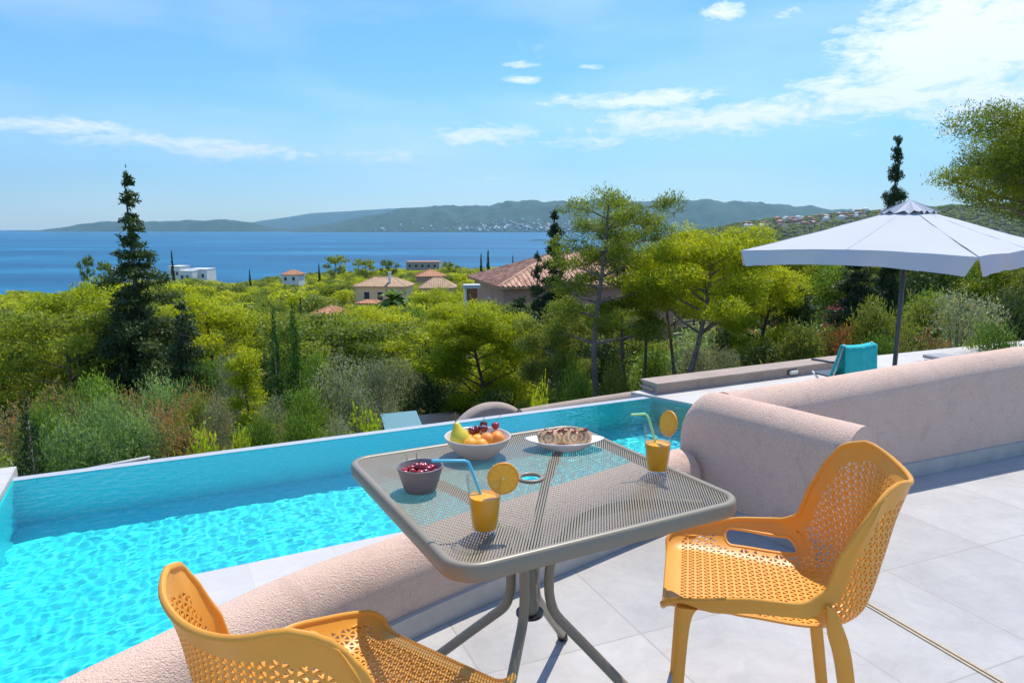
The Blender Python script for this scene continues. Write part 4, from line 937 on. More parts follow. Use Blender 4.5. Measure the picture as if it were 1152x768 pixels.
# ------------------------------------------------------------------ parasol, towel chair, lounger on the deck
PD_ = 7.6; ux, uy, _ = aty(1017, 305, PD_); zc = aty(1028, 228, PD_)[2]; ze = aty(1028, 293, PD_)[2]
par = thing('garden_parasol', 'large white square parasol with short valance on a dark pole behind the wall', 'parasol', (ux, uy, -.96), 0)
tilt = Matrix.Identity(3)
hz0 = 1.90; S_ = 1.187; rz = R(-55.2); zb = -.96
cs = [(math.cos(rz-PI/4+k*PI/2)*S_*1.414, math.sin(rz-PI/4+k*PI/2)*S_*1.414) for k in range(4)]
crn = [Vector((c[0], c[1], 0)) for c in cs]; top_z = zc-.02-(-.96); edge_z = 1.17+.96
mb = MB(); n = 14; ring_n = 9; vs = []
def sail(k, u, v):     # k side, u along the edge 0..1, v 0 apex 1 edge
    a, b = crn[k], crn[(k+1) % 4]; e = a.lerp(b, u); p = e*v; sag = .07*math.sin(PI*v)*0-.05*math.sin(PI*u)*v*(1) 
    z = top_z-.02+(edge_z-top_z+.02)*v-.012*math.sin(PI*v)+.035*math.sin(PI*u)*v
    z += .012*mnoise.noise(Vector((e.x*v*1.6, e.y*v*1.6, k)))+.006*mnoise.noise(Vector((e.x*v*5, e.y*v*5, k)))
    inset = 1-.05*math.sin(PI*u)*v
    return Vector((p.x*inset, p.y*inset, z+(0.07*math.sin(PI*u)*v if False else 0)))
for k in range(4):
    vs = [sail(k, i/n, .09+.91*j/ring_n) for i in range(n+1) for j in range(ring_n+1)]
    mb.add([tuple(v) for v in vs], [(i*(ring_n+1)+j, i*(ring_n+1)+j+1, (i+1)*(ring_n+1)+j+1, (i+1)*(ring_n+1)+j) for i in range(n) for j in range(ring_n)])
can = mb.build('canopy', M['canvas'], par, 20.)
mb = MB(); n = 22
for k in range(4):
    vs = []
    for i in range(n+1):
        u = i/n; p = sail(k, u, 1.); q = p.copy(); outw = Vector((p.x, p.y, 0)).normalized()
        gap = min(u, 1-u); fl_ = .03*math.sin(u*17+k*2)+.018*math.sin(u*41+k); pull = .09*max(0, 1-gap/.09)
        cdir = (crn[(k+1) % 4]-crn[k]).normalized()*(pull if u < .5 else -pull)
        for j in range(5):
            w_ = j/4; q = p+Vector((0, 0, -(.17-.02*math.sin(PI*u))*w_))+outw*(fl_*w_+.02*w_)+cdir*w_; vs.append(q)
    mb.add([tuple(v) for v in vs], [(i*5+j, i*5+j+1, (i+1)*5+j+1, (i+1)*5+j) for i in range(n) for j in range(4)])
mb.build('valance', M['canvas'], can, 30.)
mb = MB()
for k in range(4):
    for u_ in (0, .5): mb.tube([tuple(sail(k, u_, v_)+Vector((0, 0, .0005))) for v_ in np.linspace(.1, 1, 8)], .0025, 5)
mb.build('seams', M['canvas'], can, True); mb = MB(); n = 8
for k in range(4):      # vent cap with fabric folds
    a, b = crn[k]*.17, crn[(k+1) % 4]*.17; vs = []
    for i in range(n+1):
        for j in range(5):
            v_ = j/4; e = a.lerp(b, i/n)*v_; z = top_z+.05-.13*v_+.022*math.sin(i*2.4+k)*v_; vs.append((e.x, e.y, z))
    mb.add(vs, [(i*5+j, i*5+j+1, (i+1)*5+j+1, (i+1)*5+j) for i in range(n) for j in range(4)])
mb.build('vent_cap', M['canvas'], can, 30.)
mb = MB(); mb.tube([(-.02, 0, 0), (0, 0, top_z-.03)], .024, 12); mb.build('pole', M['dark_metal'], par, True)
for k in range(8):
    e = crn[k//2] if k % 2 == 0 else crn[k//2].lerp(crn[(k//2+1) % 4], .5)
    MB().tube([(e.x*.03, e.y*.03, top_z-.22), (e.x*.90, e.y*.90, edge_z-.085)], .009, 6).build('rib', M['dark_metal'], par, True)
mb = MB(); mb.lathe([(0, 0), (.28, 0), (.28, .05), (.10, .09), (.04, .10), (.04, .3), (0, .3)], n=24); mb.build('base', M['dark_metal'], par, 40.)
# towel over the back of a garden chair
D = 9.3; x, y, z = aty(951, 382, D)
tc_ = thing('folding_chair', 'dark framed garden chair under the turquoise towel by the deck wall', 'chair', (x, y, -.96), R(-60+0))
Hh = z+.96-.02
tc_.rotation_euler = (0, 0, R(-65))
for s_ in (-.25, .25):
    MB().tube([(-.30, s_, 0), (.05, s_, .42), (.20, s_, Hh)], .014, 8).build('frame_tube', M['frame'], tc_, True)
    MB().tube([(.30, s_, 0), (-.28, s_, .46)], .014, 8).build('frame_tube', M['frame'], tc_, True)
    MB().tube([(-.30, s_, .62), (.12, s_, .64)], .016, 8).build('arm_rest', M['dark_metal'], tc_, True)
MB().box((-.08, 0, .44), (.44, .50, .02)).build('seat', M['dark_metal'], tc_)
mb = MB(); n = 26; m_ = 22; vs = []
for i in range(n+1):
    u = -1+2*i/n
    for j in range(m_+1):
        v_ = j/m_; s_ = v_*1.25
        if s_ < .06: px_, pz = .245-.0, Hh-.25+ .25*(s_/.06)
        if v_ < .25: q = v_/.25; px_, pz = .25+.02*(1-q), Hh-.42+.43*q
        else: q = (v_-.25)/.75; px_, pz = .185-.16*q-.05*q*q, Hh+.01-.55*q
        wv_ = .020*math.sin(u*7+1.2)*min(1, abs(v_-.25)*2.5)+.012*math.sin(u*15+v_*4)*min(1, abs(v_-.25)*2)
        sag = -.022*(1-u*u)*math.exp(-((v_-.25)/.12)**2); vs.append((px_+wv_-.015*0, u*(.285+.02*v_), pz+sag))
mb.add(vs, [(i*(m_+1)+j, i*(m_+1)+j+1, (i+1)*(m_+1)+j+1, (i+1)*(m_+1)+j) for i in range(n) for j in range(m_)])
tw = mb.build('towel', M['towel'], None, True, loc=(x, y, -.96)); tw.rotation_euler = (0, 0, R(-65)); tag(tw, 'turquoise towel draped over the back of the garden chair', 'towel')
so = tw.modifiers.new('thick', 'SOLIDIFY'); so.thickness = .008
# lounger tip seen over the wall
x, y, z = aty(1060, 399, 9.2); M['lounger'] = mat('grey_lounger', (.30, .30, .32), .7); t = thing('sun_lounger', 'pale grey sun lounger just showing above the wall right of the parasol pole', 'lounger', (x, y, -.96), R(20))
MB().box((0, 0, z+.96-.03), (.36, .3, .05), bev=.015).build('backrest', M['lounger'], t); MB().box((.9, 0, .34), (1.3, .55, .06), bev=.02).build('bed', M['frame'], t)
for a_, b_ in ((-.12, -.12), (-.12, .12), (1.45, -.24), (1.45, .24)): MB().box((a_, b_, .17 if a_ > 0 else (z+.88)/2), (.04, .04, .34 if a_ > 0 else z+.88)).build('leg', M['frame'], t)
# ------------------------------------------------------------------ vegetation
L_ = dict(pine=leafmat('pine_needles', (.085, .145, .018), (.325, .385, .028), .45), pine_bright=leafmat('sunny_pine_needles', (.20, .29, .015), (.52, .56, .018), .5),
          pine_dull=leafmat('dull_pine_needles', (.10, .14, .03), (.29, .34, .06), .4), cypress=leafmat('cypress_foliage', (0.015, 0.038, 0.013), (0.064, 0.109, 0.028), .25), conifer=leafmat('conifer_foliage', (0.023, 0.054, 0.018), (0.096, 0.147, 0.036), .28),
          green_cyp=leafmat('young_cypress_foliage', (0.038, 0.109, 0.015), (0.141, 0.269, 0.028), .35), olive=leafmat('olive_leaves', (0.166, 0.198, 0.109), (0.435, 0.474, 0.320), .35), bush=leafmat('bush_leaves', (0.077, 0.166, 0.026), (0.282, 0.422, 0.058), .45),
          oleander=leafmat('oleander_leaves', (0.102, 0.205, 0.064), (0.346, 0.486, 0.192), .45), brown=leafmat('rusty_shrub_leaves', (0.141, 0.154, 0.064), (0.371, 0.320, 0.128), .4, pinkish=(0.435, 0.192, 0.102)), pink=leafmat('bougainvillea_bloom', (0.064, 0.141, 0.026), (0.166, 0.256, 0.038), .4, pinkish=(0.620, 0.051, 0.256)),
          broad=leafmat('bright_shrub_leaves', (0.256, 0.384, 0.026), (0.538, 0.620, 0.038), .5), reddish=leafmat('reddish_shrub_leaves', (0.102, 0.154, 0.038), (0.256, 0.269, 0.064), .4, pinkish=(0.384, 0.109, 0.064)))
def crown_mesh(name, clumps, dens, a, b, mat_, seed, up=.35, shell=.55, flat=0., radial=.6, cap=130000, tj=.16):
    rg = np.random.default_rng(seed); Ps = []; Ds = []; Ts = []
    for (c, rx, ry, rz_, tn) in clumps:
        n = max(6, int(dens*(rx*ry+rx*rz_+ry*rz_)/3)); d = rg.normal(size=(n, 3)); d /= np.linalg.norm(d, axis=1)[:, None]
        rr = shell+(1-shell)*rg.random(n)**.6; rr *= 1+.12*rg.normal(size=n)
        k = rg.normal(size=3)*2.2; bump = 1+.22*np.sin(d@k*3+rg.uniform(0, 6)); rr *= bump
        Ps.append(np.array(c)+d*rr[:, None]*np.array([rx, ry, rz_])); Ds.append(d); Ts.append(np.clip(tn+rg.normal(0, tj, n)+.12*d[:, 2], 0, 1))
    P = np.concatenate(Ps); D = np.concatenate(Ds); T = np.concatenate(Ts); n = len(P)
    if n > cap: s_ = rg.choice(n, cap, False); P, D, T = P[s_], D[s_], T[s_]; n = cap
    u = D*radial*.55+rg.normal(size=(n, 3))*.6+np.array([0, 0, up*.6]); u /= np.linalg.norm(u, axis=1)[:, None]
    w_ = D*np.array([.8, .8, 1.25])+np.array([0, 0, .25])+rg.normal(size=(n, 3))*.38; v = np.cross(u, w_); v /= np.linalg.norm(v, axis=1)[:, None]+1e-9
    s1 = (a*rg.uniform(.65, 1.35, n))[:, None]; s2 = (b*rg.uniform(.7, 1.3, n))[:, None]
    V = np.stack([P-u*s1*.5, P-v*s2*.5+u*s1*.1, P+u*s1*.5, P+v*s2*.5+u*s1*.1], 1).reshape(-1, 3); F = np.arange(4*n).reshape(-1, 4)
    return npmesh(name, V, F, mat_, tone=T)
def limb(mb, p0, p1, r0, r1, sag=.0, wob=.1, n=5, rr=None, sides=7):
    p0, p1 = np.array(p0, float), np.array(p1, float); L = np.linalg.norm(p1-p0); rr = rr or random
    pts = [p0]+[p0+(p1-p0)*t+np.array([rr.uniform(-1, 1), rr.uniform(-1, 1), rr.uniform(-.5, .5)])*wob*L*.3+np.array([0, 0, sag*L*math.sin(PI*t)]) for t in np.linspace(.25, .8, 3)]+[p1]
    P = catmull(pts, n); m_ = len(P); mb.tube([tuple(p) for p in P], [r0+(r1-r0)*(i/(m_-1))**.8 for i in range(m_)], sides, cap=True); return P
def pine(seed, H=7., R_=3., crown0=.38, lean=(0, 0), style='dome', dens=420, a=.16, b=.045, m='pine', fork=False, nl=13, trunk_m='trunk', r0=.16, gap=0., cs=1.):
    rr = random.Random(seed); mb = MB(); top = np.array([lean[0], lean[1], H*.93]); P = limb(mb, (0, 0, -.6), top, r0, r0*.16, wob=.10, n=6, rr=rr, sides=9); cl = []
    def tp(t): return P[int(t*(len(P)-1))]
    for i in range(nl):
        t = crown0+(1-crown0)*(i+rr.random()*.7)/nl; base = tp(min(.97, t)); az_ = i*2.4+rr.uniform(-.5, .5)
        u = (t-crown0)/(1-crown0)
        rad = R_*(math.sqrt(max(.05, 1-(u*1.0-.25)**2*1.25)) if style == 'dome' else (1.05-u*.75) if style == 'cone' else .8+.3*rr.random())*rr.uniform(.65, 1.05)
        tip = base+np.array([math.cos(az_)*rad, math.sin(az_)*rad, rr.uniform(.05, .30)*rad+ (.1*H*(1-u) if style == 'dome' else 0)])
        tip[2] = min(tip[2], H*.98); Q = limb(mb, base, tip, r0*.38*(1-u*.6), r0*.07, sag=.05, wob=.16, n=4, rr=rr, sides=5)
        for k in range(7 if rad > R_*.5 else 5):
            s_ = (1, .9, .78, .64, .5, .95, .7)[k]; c = Q[int(s_*(len(Q)-1))]+np.array([rr.uniform(-1, 1), rr.uniform(-1, 1), rr.uniform(-.2, .9)])*R_*(.10 if k in (0, 2, 4) else .20); cr = R_*(.21, .18, .19, .17, .15, .15, .15)[k]*rr.uniform(.7, 1.2)*cs
            if rr.random() < gap: continue
            cl.append((c, cr*rr.uniform(.9, 1.3), cr*rr.uniform(.9, 1.3), cr*rr.uniform(.55, .8), rr.uniform(.1, .9)))
    for k in range(3): cl.append((top+np.array([rr.uniform(-.2, .2)*R_, rr.uniform(-.2, .2)*R_, H*.02-k*.05*H]), R_*.28*cs, R_*.28*cs, R_*.22*cs, rr.uniform(.3, .9)))
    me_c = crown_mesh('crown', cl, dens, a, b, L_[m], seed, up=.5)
    ob = mb.build('trunk', M[trunk_m], None, True); me_t = ob.data; bpy.data.objects.remove(ob); return me_t, me_c
def conifer(seed, H=8., R_=1.9, layers=22, m='conifer', dens=900, a=.13, b=.045, start=.03, droop=-.12, irregular=.35, topthin=1.25, r0=.13, nb=7, bw=.34):
    rr = random.Random(seed); mb = MB(); mb.tube([(0, 0, -.6), (0, 0, H*.5), (rr.uniform(-.1, .1), 0, H*.98)], [r0, r0*.6, .012], 8); cl = []
    for i in range(layers):
        u = min(.985, max(.01, start+(1-start)*(i/(layers-1))**.95+rr.uniform(-.5, .5)/layers)); z = u*H; rad = R_*(1-u)**topthin*rr.uniform(1-irregular, 1+irregular*.5)+.13; k_ = max(3, int(nb*(1-u*.45)))
        for j in range(k_):
            a_ = 2*PI*(j+rr.random()*.7)/k_+i*1.1; r_ = rad*rr.uniform(.45, 1.15); tip = np.array([math.cos(a_)*r_, math.sin(a_)*r_, z+droop*r_+rr.uniform(-.25, .35)*r_+rr.uniform(-.5, .5)*H/layers])
            mb.tube([(0, 0, z), tuple(tip*np.array([.5, .5, 0])+np.array([0, 0, z+.03*r_])), tuple(tip)], [r0*.2*(1-u)+.006, .01, .004], 4)
            for s_ in (.35, .62, .9): cl.append((np.array([tip[0]*s_, tip[1]*s_, z+(tip[2]-z)*s_]), r_*bw*(1.15-s_*.6)+.05, r_*bw*(1.15-s_*.6)+.05, (r_*.15+.06), rr.uniform(.1, .9)))
        cl.append((np.array([0, 0, z]), .08+.06*(1-u), .08+.06*(1-u), H/layers*1.0, .4))
    cl.append((np.array([0, 0, H*.975]), .05, .05, H*.035, .5))
    me_c = crown_mesh('crown', cl, dens, a, b, L_[m], seed, up=.1, radial=.9, shell=.2)
    ob = mb.build('trunk', M['trunk_grey'], None, True); me_t = ob.data; bpy.data.objects.remove(ob); return me_t, me_c
def cypress(seed, H=5., R_=.5, m='cypress', dens=1500, a=.10, b=.035, taper=.55):
    rr = random.Random(seed); mb = MB(); mb.tube([(0, 0, -.5), (0, 0, H*.9)], [.07, .012], 7); cl = []; n = int(H*5)
    for i in range(n):
        u = (i+.5)/n; rad = R_*(math.sin(PI*min(1, u*1.0+.12)**.7)**taper if u < .9 else .25); rad = R_*min(1, (u+.12)*4)*min(1, (1.02-u)/taper)**.8
        for j in range(3): a_ = rr.uniform(0, 6.28); cl.append((np.array([math.cos(a_)*rad*.5, math.sin(a_)*rad*.5, u*H]), rad*.5, rad*.5, H/n*1.5, rr.uniform(.1, .9)))
    me_c = crown_mesh('crown', cl, dens, a, b, L_[m], seed, up=1.2, radial=.5, shell=.4)
    ob = mb.build('trunk', M['trunk_grey'], None, True); me_t = ob.data; bpy.data.objects.remove(ob); return me_t, me_c
def bush(seed, R_=1.2, H=1.6, m='bush', dens=1100, a=.09, b=.03, n=16, up=.4, cs=.42):
    rr = random.Random(seed); cl = []; mb = MB()
    for i in range(n):
        a_ = rr.uniform(0, 6.28); q = rr.random()**.5; u = rr.random()**.8; r_ = R_*q*(1-.55*u**2)*.8; c = np.array([math.cos(a_)*r_, math.sin(a_)*r_, H*(.12+.72*u)])
        cr = R_*cs*rr.uniform(.6, 1.15); cl.append((c, cr, cr, cr*.75, rr.uniform(.05, .95))); mb.tube([(0, 0, -.4), tuple(c*np.array([.4, .4, .5])), tuple(c)], [.03, .018, .006], 4)
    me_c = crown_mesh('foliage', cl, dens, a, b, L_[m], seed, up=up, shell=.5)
    ob = mb.build('stem', M['trunk_grey'], None, True); me_t = ob.data; bpy.data.objects.remove(ob); return me_t, me_c
PR = {}
def plant(meshes, name, label, cat, pos, sc_, rz, group=None, names=('trunk', 'crown')):
    t = thing(name, label, cat, pos, rz, group); t.scale = sc_ if hasattr(sc_, '__len__') else (sc_,)*3
    link(names[0], meshes[0], t); link(names[1], meshes[1], t); return t
def hero(meshes, name, label, px, ytop, D, H0, wpx=None, R0=None, rz=0, cat='tree', names=('trunk', 'crown'), group=None, zg=None):
    x, y = place(px, D); zt = aty(px, ytop, D)[2]; zg = ground(x, y) if zg is None else zg; s_ = (zt-zg)/H0; sx = s_ if wpx is None else (wpx/FPX*D/2)/R0
    return plant(meshes, name, label, cat, (x, y, zg), (sx, sx, s_), rz, group, names)
BN = ('stem', 'foliage')
# --- single trees one can point to
hero(conifer(1, 8.6, 2.0, 42, m='conifer', dens=1500, nb=6, topthin=1.05, irregular=.5), 'spruce_tree', 'tall dark conifer with sparse pointed top rising over the sea at the left', 148, 194, 29, 8.6, 160, 2.0, rz=.6)
hero(conifer(8, 4.5, 1.4, 22, m='conifer', dens=900, topthin=.8), 'spruce_tree', 'low dark conifer clump at the right foot of the tall left conifer', 198, 340, 27, 4.5, 112, 1.4, rz=2.)
hero(conifer(78, 4.5, 1.5, 22, m='conifer', dens=1100, topthin=.7), 'spruce_tree', 'low dark conifer clump at the left foot of the tall left conifer', 124, 338, 28, 4.5, 84, 1.5, rz=1.)
hero(cypress(2, 5., .42, m='green_cyp', dens=1500, a=.11, b=.04), 'cypress_tree', 'slim green cypress, left one of the close pair', 302, 352, 18.5, 5., 30, .42, rz=1)
hero(cypress(3, 5., .42, m='green_cyp', dens=1500, a=.11, b=.04), 'cypress_tree', 'slim green cypress, right and slightly taller one of the close pair', 325, 344, 18., 5., 32, .42, rz=2)
hero(conifer(4, 7.5, 1.5, 38, m='cypress', dens=1500, droop=-.05, irregular=.5, topthin=.85), 'cypress_tree', 'dark spiky conifer in front of the pink house roof', 624, 236, 32, 7.5, 74, 1.5, rz=.3)
hero(conifer(5, 5.2, 1.0, 24, m='cypress', dens=1100, topthin=.7), 'cypress_tree', 'smaller dark conifer touching the left side of the spiky one', 605, 285, 31, 5.2, 42, 1.0, rz=1.3)
hero(conifer(14, 5.2, 1.6, 26, m='cypress', dens=900, topthin=.6), 'cypress_tree', 'broad dark conifer below the pink house wall', 585, 335, 28, 5.2, 100, 1.6, rz=1.9)
hero(pine(6, 8.4, 1.75, .50, lean=(.55, .3), style='column', dens=2600, a=.10, b=.026, m='pine', nl=20, r0=.15, gap=.12, trunk_m='trunk_grey', cs=1.0), 'pine_tree', 'tall slender pine with grey trunk and sparse crown rising highest in the middle', 664, 205, 16.2, 8.4, rz=0)
hero(pine(7, 7.2, 1.5, .55, lean=(.25, .2), style='column', dens=2600, a=.10, b=.028, m='pine', nl=14, r0=.10, gap=.05, cs=1.15), 'pine_tree', 'thin pine standing right of the tallest pine', 708, 250, 17.5, 7.2, rz=1)
hero(pine(16, 7.2, 1.4, .62, lean=(.1, -.2), style='dome', dens=2600, a=.10, b=.028, m='pine_bright', nl=12, r0=.09, cs=1.2), 'pine_tree', 'thin dark stemmed pine between two leaning pines', 728, 268, 18.5, 7.2, rz=2.2)
hero(pine(9, 6.4, 2.0, .58, lean=(1.15, .2), style='dome', dens=2800, a=.10, b=.030, m='pine_bright', nl=20, r0=.15, trunk_m='trunk_grey', cs=1.1), 'pine_tree', 'pine with pale trunk leaning right and broad yellow green crown', 758, 262, 15.6, 6.4, rz=0)
hero(pine(19, 6.0, 1.6, .62, lean=(-.6, .3), style='dome', dens=2800, a=.10, b=.030, m='pine_bright', nl=13, r0=.10, cs=1.15), 'pine_tree', 'pine with dark thin trunk leaning left under the broad crown', 772, 288, 17.2, 6.0, rz=0)
hero(pine(10, 4.6, 1.5, .25, style='dome', dens=2800, a=.10, b=.030, m='pine_bright', nl=22, r0=.12, cs=1.3), 'pine_tree', 'rounded yellow pine at the left edge of the parasol', 868, 300, 19, 4.6, 92, 1.5, rz=1)
hero(pine(11, 5.2, 2.0, .16, lean=(-.8, 0), style='dome', dens=2800, a=.11, b=.033, m='pine_bright', nl=30, r0=.13, trunk_m='trunk', cs=1.25), 'pine_tree', 'wide bright yellow green pine with curved trunk just beyond the pool', 556, 346, 20.5, 5.2, 128, 2.0, rz=.3)
hero(pine(12, 4.4, 1.3, .35, style='column', dens=2600, a=.10, b=.03, m='pine_dull', nl=22, r0=.11, cs=1.3), 'pine_tree', 'dull olive pine filling the gap left of the tallest trunk', 628, 348, 18.5, 4.4, 84, 1.3, rz=1)
hero(pine(13, 3.6, .9, .1, style='cone', dens=2400, a=.10, b=.034, m='pine_bright', nl=22, r0=.07, cs=1.3), 'pine_tree', 'young yellow green pine left of the two slim cypresses', 266, 392, 16.5, 3.6, 74, .9, rz=1)
hero(conifer(15, 8., 1.2, 36, m='cypress', dens=1500, droop=-.05, irregular=.5, topthin=.55, bw=.4), 'cypress_tree', 'dark ragged cypress whose top rises above the parasol', 1003, 153, 24, 8., 40, 1.2, rz=1)
hero(conifer(18, 5., 1.8, 26, m='cypress', dens=900, topthin=.5, bw=.4), 'cypress_tree', 'wide dark conifer mass under the parasol left of its pole', 968, 292, 22, 5., 100, 1.8, rz=2.1)
hero(conifer(28, 5., 1.5, 24, m='conifer', dens=900, topthin=.5, bw=.4), 'cypress_tree', 'dull green conifer left of the towel covered chair', 905, 322, 18.5, 5., 84, 1.5, rz=2.6)
hero(pine(17, 7.6, 2.5, .66, lean=(-.2, 0), style='dome', dens=4600, a=.085, b=.022, m='pine', nl=34, r0=.2, gap=.0, cs=1.05), 'pine_tree', 'large pine crown at the right edge above the parasol', 1186, 122, 13.2, 7.6, rz=.9, zg=-2.6)
hero(pine(91, 6.2, 1.7, .55, lean=(.2, .1), style='dome', dens=2600, a=.10, b=.03, m='pine_bright', nl=22, r0=.1, cs=1.35), 'pine_tree', 'full yellow green pine right of the leaning pale trunk, touching the parasol corner', 828, 276, 19.5, 6.2, 96, 1.7, rz=1)
hero(cypress(22, 3., .45, m='cypress', dens=1500, a=.09, b=.03), 'cypress_tree', 'small dark cypress at the left edge beside the white coping', 8, 452, 10.8, 3., 56, .45)
# far pointed trees at the shore
for px, yt, D, w_, lab, kd in [(191, 283, 330, 5, 'thin dark cypress beside the tall white villa block', 'c'), (94, 289, 330, 17, 'umbrella shaped pine standing alone against the sea at the left', 'p'), (115, 295, 325, 18, 'round pine left of the white villas', 'p'), (375, 288, 345, 30, 'round dark pine against the sea, right of the small shore house', 'p'), (410, 292, 330, 30, 'round pine above the left yellow house', 'p'), (357, 297, 345, 4, 'first tiny shore cypress right of the small shore house', 'c'), (278, 304, 350, 4, 'tiny lone cypress against the sea left of the small shore house', 'c'), (541, 286, 260, 5, 'short thin cypress, left of the two by the far roofs', 'c'), (549, 282, 262, 6, 'tallest of the thin cypresses left of the pink house roof', 'c'), (436, 293, 330, 22, 'dark round tree left of the beige apartment block', 'p'), (505, 295, 330, 20, 'small round tree at the right end of the beige apartment block', 'p'), (577, 288, 250, 4, 'tiny dark cypress just above the pink house roof', 'c')]:
    if kd == 'c': hero(PR.setdefault('farcyp', cypress(31, 6., .6, m='cypress', dens=160, a=.4, b=.2)), 'cypress_tree', lab, px, yt, D, 6., w_, .6)
    else: hero(PR.setdefault('farpine', pine(32, 7., 2.6, .45, dens=75, a=.45, b=.22, nl=12, m='pine', r0=.2)), 'pine_tree', lab, px, yt, D, 7., w_, 2.6, rz=px)
# --- shrubs close behind the pool, each its own
BP = dict(o1=bush(41, 1.2, 1.6, 'oleander', 2600, .075, .024, 24, .35), o2=bush(42, 1.2, 1.6, 'brown', 1900, .09, .03, 22), o3=bush(43, 1.2, 1.6, 'bush', 1900, .08, .03, 22), ol=bush(44, 1.3, 2.0, 'olive', 1700, .075, .022, 26, .3, .38), ol2=bush(45, 1.3, 2.0, 'olive', 1700, .075, .022, 26, .3, .36),
          rd=bush(46, 1.2, 1.6, 'reddish', 1800, .09, .03, 20), br=bush(47, .8, 1.3, 'broad', 900, .12, .05, 14, .5), pk=bush(48, 1., 1.2, 'pink', 1600, .09, .04, 16), pn=bush(49, 1.2, 1.6, 'pine_dull', 1900, .12, .03, 22), dk=bush(50, 1.2, 1.6, 'conifer', 1700, .10, .035, 20))
NMS = dict(o1='oleander_bush', o2='rusty_shrub', o3='garden_bush', ol='olive_tree', ol2='olive_tree', rd='reddish_shrub', br='young_shrub', pk='bougainvillea', pn='dry_shrub', dk='dark_shrub')
LK = dict(o1='grey green oleander bush with long leaves', o2='rust and green shrub with dry leaves', o3='plain green leafy bush', ol='silvery olive tree with fine leaves', ol2='silvery olive tree with loose crown', rd='shrub with reddish brown patches', br='young shrub with bright lime leaves', pk='bougainvillea with magenta blooms', pn='dull olive coloured needle shrub', dk='dark green dense shrub')
